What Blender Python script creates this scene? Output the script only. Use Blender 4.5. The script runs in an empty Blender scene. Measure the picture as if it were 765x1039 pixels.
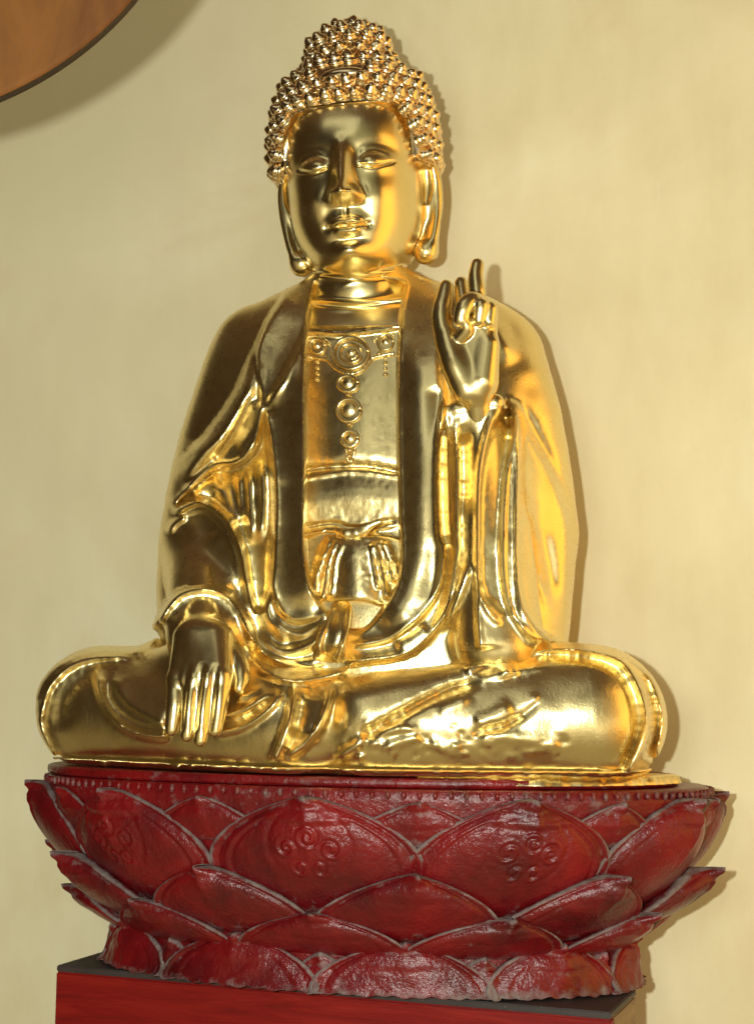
import bpy, math, random, time
import numpy as np
from mathutils import Vector, Matrix
random.seed(7); rng = np.random.default_rng(7)
S = 0.001                                   # one modelling unit is a millimetre
F32 = np.float32
# ------------------------------------------------------------------ camera, light, exposure
THETA = math.radians(16)                    # the statue faces a little to the left of the lens
FPX, PITCH, ROLL, DIST = 1500.0, math.radians(7.05), math.radians(0.5), 1500.0
AX = -14.0                                  # statue axis, sideways from the lens axis
scene = bpy.context.scene
fwd = np.array([0, math.cos(PITCH), math.sin(PITCH)])
r0 = np.array([1.0, 0, 0]); u0 = np.array([0, -math.sin(PITCH), math.cos(PITCH)])
RIGHT = r0*math.cos(ROLL) + u0*math.sin(ROLL); UP = u0*math.cos(ROLL) - r0*math.sin(ROLL)
CAM = np.array([0, -DIST, 0.0])
cd = bpy.data.cameras.new('camera'); cam = bpy.data.objects.new('camera', cd); scene.collection.objects.link(cam)
cam.matrix_world = Matrix(((RIGHT[0], UP[0], -fwd[0], CAM[0]*S), (RIGHT[1], UP[1], -fwd[1], CAM[1]*S),
                           (RIGHT[2], UP[2], -fwd[2], CAM[2]*S), (0, 0, 0, 1)))
cd.sensor_fit = 'HORIZONTAL'; cd.sensor_width = 36; cd.lens = FPX/765*36; cd.clip_start = 0.02; cd.clip_end = 100
scene.camera = cam
scene.view_settings.view_transform = 'Standard'; scene.view_settings.look = 'None'
scene.view_settings.exposure = 0.0; scene.view_settings.gamma = 1.0
scene.cycles.max_bounces = 8; scene.cycles.glossy_bounces = 6; scene.cycles.diffuse_bounces = 4
scene.cycles.sample_clamp_indirect = 6.0

def rgb(r, g, b): return (r, g, b, 1)
world = bpy.data.worlds.new('World'); scene.world = world; world.use_nodes = True
def build_world():
    nt = world.node_tree; nt.nodes.clear(); L = nt.links.new
    out = nt.nodes.new('ShaderNodeOutputWorld'); bg = nt.nodes.new('ShaderNodeBackground'); L(bg.outputs[0], out.inputs[0])
    tc = nt.nodes.new('ShaderNodeTexCoord')
    cur = None
    def blob(d, inner, outer, col):         # soft patch of light around a direction of the room
        nonlocal cur
        d = Vector(d).normalized()
        dp = nt.nodes.new('ShaderNodeVectorMath'); dp.operation = 'DOT_PRODUCT'; L(tc.outputs['Generated'], dp.inputs[0]); dp.inputs[1].default_value = d
        mr = nt.nodes.new('ShaderNodeMapRange'); mr.interpolation_type = 'SMOOTHSTEP'
        L(dp.outputs['Value'], mr.inputs['Value']); mr.inputs['From Min'].default_value = math.cos(math.radians(outer)); mr.inputs['From Max'].default_value = math.cos(math.radians(inner))
        mx = nt.nodes.new('ShaderNodeMix'); mx.data_type = 'RGBA'; L(mr.outputs[0], mx.inputs[0])
        mx.inputs[7].default_value = col
        if cur is None: mx.inputs[6].default_value = WBASE
        else: L(cur, mx.inputs[6])
        cur = mx.outputs[2]
    for b in WBLOBS: blob(*b)
    L(cur, bg.inputs[0]); bg.inputs[1].default_value = WSTR
WBASE = rgb(0.035, 0.020, 0.008)
WSTR = 1.0
# the room round the statue: x to the right, y away from the lens, z up
WBLOBS = [((0, -0.3, -1), 20, 75, rgb(0.34, 0.27, 0.13)),              # floor
          ((0.0, 0.0, 1), 15, 70, rgb(0.085, 0.045, 0.022)),       # brown wooden ceiling
          ((1, -0.15, -0.05), 12, 50, rgb(0.58, 0.27, 0.04)),       # warm lit side wall
          ((0.05, -1, 0.10), 10, 38, rgb(0.24, 0.235, 0.145)),        # grey daylight hall behind the lens
          ((-0.50, -0.8, -0.42), 10, 36, rgb(0.42, 0.35, 0.19)),
          ((0.35, -1, -0.35), 6, 22, rgb(1.3, 1.2, 0.85)),
          ((-0.30, -0.9, -0.55), 5, 18, rgb(0.9, 0.8, 0.5)),
          ]
build_world()
def lamp(kind, name, loc, target, power, color, size=0.1, **kw):
    ld = bpy.data.lights.new(name, kind); ld.energy = power; ld.color = color
    if kind == 'AREA': ld.shape = 'RECTANGLE'; ld.size = size; ld.size_y = kw.get('size_y', size)
    else: ld.shadow_soft_size = size
    o = bpy.data.objects.new(name, ld); scene.collection.objects.link(o); o.location = [c*S for c in loc]
    d = Vector([(target[i]-loc[i]) for i in range(3)]); o.rotation_euler = d.to_track_quat('-Z', 'Y').to_euler()
    return o
lamp('POINT', 'camera_flash', (-92, -1500, 32), (0, 0, 0), 55.0, (0.95, 1.0, 0.91), 0.012)
lamp('POINT', 'hall_lamp', (-235, -1500, 125), (0, 0, 0), 10.0, (0.95, 1.0, 0.90), 0.11)
lamp('AREA', 'hall_window', (-650, -1500, 1500), (0, 0, 200), 3.5, (0.95, 1.0, 0.86), 1.3, size_y=1.3)
lamp('AREA', 'side_lamp', (1500, -600, 300), (200, 100, 200), 12.5, (1.0, 0.58, 0.14), 1.5, size_y=1.8)

# ------------------------------------------------------------------ projection between photograph and statue frame
cT, sT = math.cos(THETA), math.sin(THETA)
def w2l(v):                                 # world (mm) -> statue frame (x sideways, y away, z up)
    x, y, z = v[0]-AX, v[1], v[2]; return np.array([cT*x - sT*y, sT*x + cT*y, z])
def w2ld(v): return np.array([cT*v[0] - sT*v[1], sT*v[0] + cT*v[1], v[2]])
CL, RL, UL, FL = w2l(CAM), w2ld(RIGHT), w2ld(UP), w2ld(fwd)
def pt(px, py, f):                          # point seen at (px, py) lying f in front of the statue's axis
    d = FL + RL*((px-382.5)/FPX) + UL*(-(py-519.5)/FPX)
    t = (-f - CL[1])/d[1]; return CL + d*t
def proj(X, Y, Z):
    dx, dy, dz = X-F32(CL[0]), Y-F32(CL[1]), Z-F32(CL[2])
    w = dx*F32(FL[0]) + dy*F32(FL[1]) + dz*F32(FL[2])
    a = (dx*F32(RL[0]) + dy*F32(RL[1]) + dz*F32(RL[2]))/w; b = (dx*F32(UL[0]) + dy*F32(UL[1]) + dz*F32(UL[2]))/w
    return 382.5 + FPX*a, 519.5 - FPX*b

# ------------------------------------------------------------------ relief painter
def spline(P, n=10):
    P = np.array(P, float)
    if len(P) < 3: return np.array([P[0] + (P[-1]-P[0])*t for t in np.linspace(0, 1, n)])
    Q = np.vstack([2*P[0]-P[1], P, 2*P[-1]-P[-2]]); out = []
    for i in range(1, len(Q)-2):
        a, b, c, d = Q[i-1], Q[i], Q[i+1], Q[i+2]
        for t in np.arange(n)/n:
            out.append(0.5*((2*b) + (c-a)*t + (2*a-5*b+4*c-d)*t*t + (3*b-a-3*c+d)*t**3))
    out.append(P[-1]); return np.array(out)
def sstep(a, b, x): t = np.clip((x-a)/(b-a), 0, 1); return t*t*(3-2*t)
class Relief:
    def __init__(s, x0, y0, x1, y1, res=1.0):
        s.x0, s.y0, s.res = x0, y0, res
        s.nx = int((x1-x0)/res)+1; s.ny = int((y1-y0)/res)+1
        s.H = np.zeros((s.ny, s.nx), F32)
    def field(s, P, pad):
        """distance, signed side and parameter along a polyline, inside its padded box"""
        C = spline(P); lo = C.min(0)-pad; hi = C.max(0)+pad
        i0 = max(0, int((lo[0]-s.x0)/s.res)); i1 = min(s.nx, int((hi[0]-s.x0)/s.res)+2)
        j0 = max(0, int((lo[1]-s.y0)/s.res)); j1 = min(s.ny, int((hi[1]-s.y0)/s.res)+2)
        if i1 <= i0 or j1 <= j0: return None
        gx, gy = np.meshgrid(s.x0+np.arange(i0, i1)*s.res, s.y0+np.arange(j0, j1)*s.res)
        D = np.full(gx.shape, 1e9); SG = np.zeros(gx.shape); T = np.zeros(gx.shape)
        L = np.concatenate([[0], np.cumsum(np.hypot(*np.diff(C, axis=0).T))]); tot = L[-1]
        for k in range(len(C)-1):
            a, b = C[k], C[k+1]; e = b-a; l2 = e@e+1e-9
            t = np.clip(((gx-a[0])*e[0]+(gy-a[1])*e[1])/l2, 0, 1)
            d = np.hypot(gx-a[0]-t*e[0], gy-a[1]-t*e[1]); m = d < D
            D[m] = d[m]; SG[m] = np.sign(e[0]*(gy-a[1])-e[1]*(gx-a[0]))[m]; T[m] = ((L[k]+t*math.sqrt(l2))/tot)[m]
        return (slice(j0, j1), slice(i0, i1)), D, SG, T
    def ridge(s, P, h, w, taper=(0.15, 0.15)):
        r = s.field(P, w*3)
        if r is None: return
        sl, D, SG, T = r; tp = np.ones_like(T)
        if taper[0]: tp *= sstep(0, taper[0], T)
        if taper[1]: tp *= 1-sstep(1-taper[1], 1, T)
        s.H[sl] += h*tp*np.exp(-(D/w)**2)
    def step(s, P, h, w, side=1, sharp=1.6, taper=(0.12, 0.12)):
        """cloth edge: full height at the line on one side, fading over w; falling sharply on the other"""
        r = s.field(P, w*3)
        if r is None: return
        sl, D, SG, T = r; sd = D*SG*side; tp = np.ones_like(T)
        if taper[0]: tp *= sstep(0, taper[0], T)
        if taper[1]: tp *= 1-sstep(1-taper[1], 1, T)
        s.H[sl] += h*tp*np.where(sd > 0, np.exp(-(np.abs(sd)/w)**1.5), np.exp(-(sd/sharp)**2))
    def polysd(s, P, smooth=True):
        C = spline(list(P)+[P[0]]) if smooth else np.array(list(P)+[P[0]], float)
        gx, gy = np.meshgrid(s.x0+np.arange(s.nx)*s.res, s.y0+np.arange(s.ny)*s.res)
        D = np.full(gx.shape, 1e9); ins = np.zeros(gx.shape, bool)
        for k in range(len(C)-1):
            a, b = C[k], C[k+1]; e = b-a; l2 = e@e+1e-9
            t = np.clip(((gx-a[0])*e[0]+(gy-a[1])*e[1])/l2, 0, 1)
            D = np.minimum(D, np.hypot(gx-a[0]-t*e[0], gy-a[1]-t*e[1]))
            c = ((a[1] > gy) != (b[1] > gy)) & (gx < (b[0]-a[0])*(gy-a[1])/(b[1]-a[1]+1e-12)+a[0]); ins ^= c
        return np.where(ins, -D, D).astype(F32)
    def poly(s, P, h, soft=2.0, smooth=True):
        s.H += h*(1-sstep(-soft, soft, s.polysd(P, smooth)))
    def blur(s, sig=1.0, k=1.0):
        n = int(3*sig)+1; w = np.exp(-(np.arange(-n, n+1)/sig)**2/2); w /= w.sum()
        H = np.pad(s.H, n, mode='edge'); H = sum(w[i]*H[i:i+s.ny, :] for i in range(2*n+1)); H = sum(w[i]*H[:, i:i+s.nx] for i in range(2*n+1)); s.H = (H*k).astype(F32)
    def rough(s, amp, sig=1.7, lo=0.25):       # tool marks along the worked edges
        def bl(A, g):
            n = int(3*g)+1; w = np.exp(-(np.arange(-n, n+1)/g)**2/2); w /= w.sum(); A = np.pad(A, n, mode='edge')
            A = sum(w[i]*A[i:i+s.ny, :] for i in range(2*n+1)); return sum(w[i]*A[:, i:i+s.nx] for i in range(2*n+1))
        gy_, gx_ = np.gradient(s.H); m = np.clip(bl(np.hypot(gx_, gy_), 2.5)*1.2, 0, 1)
        N = bl(rng.normal(size=s.H.shape), sig); N /= N.std(); N2_ = bl(rng.normal(size=s.H.shape), sig*5); N2_ /= N2_.std()
        s.H = (s.H+amp*N*m+lo*N2_).astype(F32)
    def look(s, px, py, A=None):
        A = s.H if A is None else A
        u = np.clip((px-s.x0)/s.res, 0, s.nx-1.001); v = np.clip((py-s.y0)/s.res, 0, s.ny-1.001)
        i = u.astype(np.int32); j = v.astype(np.int32); fu = u-i; fv = v-j
        return (A[j, i]*(1-fu)+A[j, i+1]*fu)*(1-fv)+(A[j+1, i]*(1-fu)+A[j+1, i+1]*fu)*fv

# ------------------------------------------------------------------ solid modelling with distance fields
def smin(a, b, k):
    h = np.clip(0.5+0.5*(b-a)/k, 0, 1); return b*(1-h)+a*h-k*h*(1-h)
def smax(a, b, k): return -smin(-a, -b, k)
def cone(X, Y, Z, a, b, ra, rb):            # tapered capsule
    a = np.asarray(a, float); b = np.asarray(b, float); e = b-a; l2 = float(e@e)+1e-9
    t = np.clip(((X-a[0])*e[0]+(Y-a[1])*e[1]+(Z-a[2])*e[2])/l2, 0, 1)
    return np.sqrt((X-a[0]-t*e[0])**2+(Y-a[1]-t*e[1])**2+(Z-a[2]-t*e[2])**2)-(ra+(rb-ra)*t)
def chain(X, Y, Z, pts, rs, k=0):
    d = None
    for i in range(len(pts)-1):
        c = cone(X, Y, Z, pts[i], pts[i+1], rs[i], rs[i+1]); d = c if d is None else (smin(d, c, k) if k else np.minimum(d, c))
    return d
def stube(X, Y, Z, pts, rs, k=0):           # smooth tapered tube through the points
    D4 = np.hstack([np.array(pts, float), np.array(rs, float)[:, None]])
    if len(D4) > 2: D4 = spline(D4, 9)
    return chain(X, Y, Z, list(D4[:, :3]), list(D4[:, 3]), 0.8)
def ell(X, Y, Z, c, r):
    q = np.sqrt(((X-c[0])/r[0])**2+((Y-c[1])/r[1])**2+((Z-c[2])/r[2])**2); return (q-1)*min(r)
class Loft:                                 # stacked super-ellipses; z must descend or ascend monotonically
    def __init__(s, z, xl, xr, yf, yb, n=2.2):
        o = np.argsort(z); s.z = np.array(z, float)[o]; f = lambda a: np.array(a, float)[o]
        s.xl, s.xr, s.yf, s.yb, s.n = f(xl), f(xr), f(yf), f(yb), n
        zz = np.linspace(s.z[0], s.z[-1], 400)
        def sm(a):
            v = np.interp(zz, s.z, a); k = np.ones(21)/21
            for _ in range(2): v = np.convolve(np.pad(v, 10, mode='edge'), k, 'valid')
            return v
        s.zz = zz; s.t = [sm(a) for a in (s.xl, s.xr, s.yf, s.yb)]
    def __call__(s, X, Y, Z, capz=True):
        xl, xr, yf, yb = [np.interp(Z, s.zz, a).astype(F32) for a in s.t]
        cx, rx = (xl+xr)/2, (xr-xl)/2; ry = np.where(Y < 0, yf, yb)
        q = (np.abs((X-cx)/rx)**s.n+np.abs(Y/ry)**s.n)**(1/s.n)
        d = (q-1)*np.minimum(rx, ry)*0.9
        if capz: d = np.maximum(d, np.maximum(s.zz[0]-Z, Z-s.zz[-1]))
        return d

def surface_nets(V, org, h, smooth=2):
    ins = V < 0
    c = ins[:-1, :-1, :-1]; any_ = c.copy(); all_ = c.copy()
    for dx in (0, 1):
        for dy in (0, 1):
            for dz in (0, 1):
                if dx+dy+dz == 0: continue
                b = ins[dx:V.shape[0]-1+dx, dy:V.shape[1]-1+dy, dz:V.shape[2]-1+dz]; any_ |= b; all_ &= b
    act = any_ & ~all_; del any_, all_
    I = np.argwhere(act).astype(np.int32); n = len(I)
    idx = np.full(act.shape, -1, np.int32); idx[I[:, 0], I[:, 1], I[:, 2]] = np.arange(n, dtype=np.int32)
    corner = {}
    for dx in (0, 1):
        for dy in (0, 1):
            for dz in (0, 1): corner[dx, dy, dz] = V[I[:, 0]+dx, I[:, 1]+dy, I[:, 2]+dz]
    acc = np.zeros((n, 3)); cnt = np.zeros(n)
    for a in corner:
        for ax in range(3):
            if a[ax]: continue
            b = list(a); b[ax] = 1; b = tuple(b); va, vb = corner[a], corner[b]
            m = (va < 0) != (vb < 0); t = np.where(m, va/(va-vb+1e-20), 0)
            for k in range(3): acc[:, k] += np.where(m, a[k]+(t if k == ax else 0), 0)
            cnt += m
    P = (I+acc/cnt[:, None])*h+np.array(org)
    quads = []
    for ax in range(3):
        sl0 = [slice(1, -1)]*3; sl0[ax] = slice(0, -1); sl1 = list(sl0); sl1[ax] = slice(1, None)
        A, B = ins[tuple(sl0)], ins[tuple(sl1)]
        E = np.argwhere(A != B); off = np.ones(3, int); off[ax] = 0; E = E+off
        flip = ins[E[:, 0], E[:, 1], E[:, 2]]
        o = [k for k in range(3) if k != ax]; u = np.zeros(3, int); v = np.zeros(3, int); u[o[0]] = 1; v[o[1]] = 1
        g = lambda q: idx[q[:, 0], q[:, 1], q[:, 2]]
        q = np.stack([g(E-u-v), g(E-v), g(E), g(E-u)], 1)
        if ax == 1: flip = ~flip
        q[~flip] = q[~flip][:, ::-1]; quads.append(q)
    Q = np.vstack(quads); Q = Q[(Q >= 0).all(1)]
    # Taubin smoothing removes the grid's terracing
    e = np.vstack([Q[:, [0, 1]], Q[:, [1, 2]], Q[:, [2, 3]], Q[:, [3, 0]]]); deg = np.bincount(e[:, 0], minlength=n)+np.bincount(e[:, 1], minlength=n)
    for it in range(smooth):
        for lam in (0.5, -0.45):
            N = np.stack([np.bincount(e[:, 0], P[e[:, 1], k], n)+np.bincount(e[:, 1], P[e[:, 0], k], n) for k in range(3)], 1)/np.maximum(deg, 1)[:, None]
            P = P+lam*(N-P)
    return P, Q

def carve(fn, lo, hi, h, smooth=2, margin=1.8):
    """evaluate fn only in blocks near the surface, then mesh it"""
    lo = np.array(lo, float); hi = np.array(hi, float); B = 14
    nb = np.ceil((hi-lo)/(h*B)).astype(int); N = nb*B+1
    V = np.full(N, 5.0, F32)
    cs = [(lo[k]+(np.arange(nb[k])+0.5)*B*h).astype(F32) for k in range(3)]
    CX, CY, CZ = np.meshgrid(*cs, indexing='ij'); c = fn(CX.ravel(), CY.ravel(), CZ.ravel()).reshape(nb)
    rad = B*h*0.5*1.75*margin
    todo = np.argwhere(np.abs(c) < rad)
    for i, j, k in np.argwhere(c <= -rad): V[i*B:(i+1)*B+1, j*B:(j+1)*B+1, k*B:(k+1)*B+1] = -5
    g = np.arange(B+1)
    ox, oy, oz = np.meshgrid(g, g, g, indexing='ij')
    CH = 60
    for s0 in range(0, len(todo), CH):
        t = todo[s0:s0+CH]*B
        ix = t[:, 0, None]+ox.ravel(); iy = t[:, 1, None]+oy.ravel(); iz = t[:, 2, None]+oz.ravel()
        v = fn((lo[0]+ix*h).astype(F32).ravel(), (lo[1]+iy*h).astype(F32).ravel(), (lo[2]+iz*h).astype(F32).ravel())
        V[ix.ravel(), iy.ravel(), iz.ravel()] = v
    V[0] = V[-1] = 5; V[:, 0] = V[:, -1] = 5; V[:, :, 0] = V[:, :, -1] = 5
    P, Q = surface_nets(V, lo, h, smooth)
    # settle the vertices on the true surface and take its normals
    K = np.array([(1, -1, -1), (-1, -1, 1), (-1, 1, -1), (1, 1, 1)], float)
    def grad(P, e):
        g = np.zeros_like(P)
        for k in K: g += k*ev(P+k*e)[:, None]
        return g/(4*e)
    def ev(P): return fn(P[:, 0].astype(F32), P[:, 1].astype(F32), P[:, 2].astype(F32)).astype(float)
    for it in range(2):
        g = grad(P, h*0.6); st = ev(P)[:, None]*g/np.maximum((g*g).sum(1)[:, None], 0.3); n_ = np.linalg.norm(st, axis=1)[:, None]
        P = P-st*np.minimum(1, 0.5*h/np.maximum(n_, 1e-6))*0.8
    N = grad(P, h*1.1); N /= np.linalg.norm(N, axis=1)[:, None]+1e-9
    return P, Q, N

# ------------------------------------------------------------------ objects
col = scene.collection
def mesh_obj(name, P, Q, N=None, mat=None, parent=None, smooth=True, scale=S):
    me = bpy.data.meshes.new(name); P = np.asarray(P, float)*scale
    if isinstance(Q, np.ndarray):
        me.vertices.add(len(P)); me.vertices.foreach_set('co', P.astype(F32).ravel())
        w = Q.shape[1]; me.loops.add(Q.size); me.loops.foreach_set('vertex_index', Q.astype(np.int32).ravel())
        me.polygons.add(len(Q)); me.polygons.foreach_set('loop_start', np.arange(0, Q.size, w, dtype=np.int32))
        me.update(calc_edges=True); me.validate()
    else: me.from_pydata([tuple(p) for p in P], [], [tuple(q) for q in Q]); me.update()
    me.polygons.foreach_set('use_smooth', [smooth]*len(me.polygons)); me.update()
    if N is not None: me.normals_split_custom_set_from_vertices(N.tolist())
    if mat: me.materials.append(mat)
    o = bpy.data.objects.new(name, me); col.objects.link(o)
    if parent: o.parent = parent
    return o
def join_pq(L):
    P, Q, n = [], [], 0
    for p, q in L: P.append(p); Q.append(np.asarray(q)+n); n += len(p)
    return np.vstack(P), np.vstack(Q)
def thing(name, label, cat, loc=(0, 0, 0), rz=0, group=None):
    o = bpy.data.objects.new(name, None); col.objects.link(o); o.location = [c*S for c in loc]; o.rotation_euler.z = rz
    o.empty_display_size = 0.05; o['label'] = label; o['category'] = cat
    if group: o['group'] = group
    return o
# ------------------------------------------------------------------ materials
def mat(name):
    m = bpy.data.materials.new(name); m.use_nodes = True; nt = m.node_tree
    return m, nt, nt.nodes['Principled BSDF'], nt.links.new
def noise(nt, L, scale, detail=4, rough=0.6, vec=None, dist=0):
    n = nt.nodes.new('ShaderNodeTexNoise'); n.inputs['Scale'].default_value = scale; n.inputs['Detail'].default_value = detail
    n.inputs['Roughness'].default_value = rough; n.inputs['Distortion'].default_value = dist
    if vec: L(vec, n.inputs['Vector'])
    return n.outputs['Fac']
def ocoord(nt, L, scale=(1, 1, 1), kind='Object'):
    tc = nt.nodes.new('ShaderNodeTexCoord'); mp = nt.nodes.new('ShaderNodeMapping'); mp.inputs['Scale'].default_value = scale
    L(tc.outputs[kind], mp.inputs[0]); return mp.outputs[0]
def ramp(nt, L, fac, stops):
    r = nt.nodes.new('ShaderNodeValToRGB'); el = r.color_ramp.elements
    el[0].position, el[0].color = stops[0]; el[1].position, el[1].color = stops[-1]
    for p, c in stops[1:-1]: e = el.new(p); e.color = c
    L(fac, r.inputs[0]); return r.outputs[0]
def bump(nt, L, bs, hs, dist, strength=1.0):
    prev = None
    for h, d in zip(hs, dist):
        b = nt.nodes.new('ShaderNodeBump'); b.inputs['Strength'].default_value = strength; b.inputs['Distance'].default_value = d
        L(h, b.inputs['Height'])
        if prev: L(prev, b.inputs['Normal'])
        prev = b.outputs[0]
    L(prev, bs.inputs['Normal'])
def mixc(nt, L, fac, a, b):
    m = nt.nodes.new('ShaderNodeMix'); m.data_type = 'RGBA'
    for s, v in ((0, fac), (6, a), (7, b)):
        if isinstance(v, (tuple, float, int)): m.inputs[s].default_value = v
        else: L(v, m.inputs[s])
    return m.outputs[2]
def make_gold(name, rough=0.28, wob=0.00018, fine=0.00018, tint=(0.94, 0.775, 0.40)):
    m, nt, b, L = mat(name); v = ocoord(nt, L)
    b.inputs['Metallic'].default_value = 1.0
    n1 = noise(nt, L, 9, 4, 0.6, v); n2 = noise(nt, L, 60, 5, 0.65, v); n3 = noise(nt, L, 420, 3, 0.6, v)
    c = ramp(nt, L, n1, [(0.30, rgb(tint[0]*0.90, tint[1]*0.86, tint[2]*0.80)), (0.70, rgb(*tint))])
    L(c, b.inputs['Base Color'])
    r = ramp(nt, L, n2, [(0.30, rgb(rough*0.9, rough*0.9, rough*0.9)), (0.75, rgb(rough*1.15, rough*1.15, rough*1.15))])
    L(r, b.inputs['Roughness'])
    vb = ocoord(nt, L, (1, 1, 0.25)); brush = noise(nt, L, 260, 4, 0.7, vb, 0.4)        # burnishing strokes
    bump(nt, L, b, [noise(nt, L, 20, 2, 0.5, v), n2, n3, brush], [wob*4, wob*0.35, fine, fine*1.2], 0.6)
    return m
GOLD = make_gold('gold_leaf'); GOLD_FACE = make_gold('burnished_gold', 0.25, 0.00012, 0.00008)
GOLD_HAIR = make_gold('reddish_gold', 0.20, 0.0002, 0.0001, (0.90, 0.71, 0.45))
GOLD_ROUGH = make_gold('rough_gold_leaf', 0.29, 0.00024, 0.00026)
def make_lacquer():
    m, nt, b, L = mat('red_lacquer'); v = ocoord(nt, L)
    at = nt.nodes.new('ShaderNodeAttribute'); at.attribute_name = 'dust'
    n1 = noise(nt, L, 14, 6, 0.65, v); n2 = noise(nt, L, 70, 5, 0.7, v); n3 = noise(nt, L, 260, 3, 0.6, v)
    red = ramp(nt, L, n1, [(0.28, rgb(0.055, 0.003, 0.004)), (0.5, rgb(0.14, 0.004, 0.006)), (0.75, rgb(0.24, 0.007, 0.008))])
    grey = ramp(nt, L, n2, [(0.3, rgb(0.09, 0.05, 0.048)), (0.7, rgb(0.22, 0.17, 0.16))])
    ad = nt.nodes.new('ShaderNodeMath'); ad.operation = 'MULTIPLY_ADD'; L(n2, ad.inputs[0]); ad.inputs[1].default_value = 1.1; L(at.outputs['Fac'], ad.inputs[2])
    mr = nt.nodes.new('ShaderNodeMapRange'); L(ad.outputs[0], mr.inputs[0]); mr.inputs[1].default_value = 0.78; mr.inputs[2].default_value = 1.12
    L(mixc(nt, L, mr.outputs[0], red, grey), b.inputs['Base Color'])
    rr = nt.nodes.new('ShaderNodeMapRange'); L(mr.outputs[0], rr.inputs[0]); rr.inputs[3].default_value = 0.30; rr.inputs[4].default_value = 0.75; L(rr.outputs[0], b.inputs['Roughness'])
    b.inputs['Specular IOR Level'].default_value = 0.45
    bump(nt, L, b, [n1, n2, n3], [0.006, 0.0022, 0.0006], 0.7)
    return m
LACQ = make_lacquer()
def make_wood_red():
    m, nt, b, L = mat('red_painted_board'); v = ocoord(nt, L, (1.2, 1.2, 14)); w = ocoord(nt, L)
    n = noise(nt, L, 6, 8, 0.7, v, 0.6); n2 = noise(nt, L, 30, 6, 0.7, v)
    c = ramp(nt, L, n, [(0.25, rgb(0.10, 0.003, 0.002)), (0.5, rgb(0.20, 0.006, 0.004)), (0.78, rgb(0.30, 0.016, 0.009))])
    L(c, b.inputs['Base Color']); b.inputs['Roughness'].default_value = 0.5; b.inputs['Specular IOR Level'].default_value = 0.2; bump(nt, L, b, [n, n2], [0.0012, 0.0006], 0.6); return m
REDBOARD = make_wood_red()
def make_dark_top():
    m, nt, b, L = mat('dusty_dark_board'); v = ocoord(nt, L)
    n = noise(nt, L, 10, 8, 0.7, v); n2 = noise(nt, L, 500, 2, 0.6, v)
    c = ramp(nt, L, n, [(0.3, rgb(0.016, 0.010, 0.009)), (0.7, rgb(0.05, 0.034, 0.03))])
    sp = ramp(nt, L, n2, [(0.70, rgb(0, 0, 0)), (0.76, rgb(1, 1, 1))])
    L(mixc(nt, L, sp, c, rgb(0.22, 0.18, 0.16)), b.inputs['Base Color']); b.inputs['Roughness'].default_value = 0.6; bump(nt, L, b, [n], [0.001], 0.4); return m
DARKTOP = make_dark_top()
def make_tan_side():
    m, nt, b, L = mat('bare_board_side'); v = ocoord(nt, L, (1, 1, 6)); n = noise(nt, L, 12, 6, 0.7, v)
    L(ramp(nt, L, n, [(0.3, rgb(0.16, 0.10, 0.05)), (0.7, rgb(0.33, 0.24, 0.13))]), b.inputs['Base Color']); b.inputs['Roughness'].default_value = 0.7; return m
TAN = make_tan_side()
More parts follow.
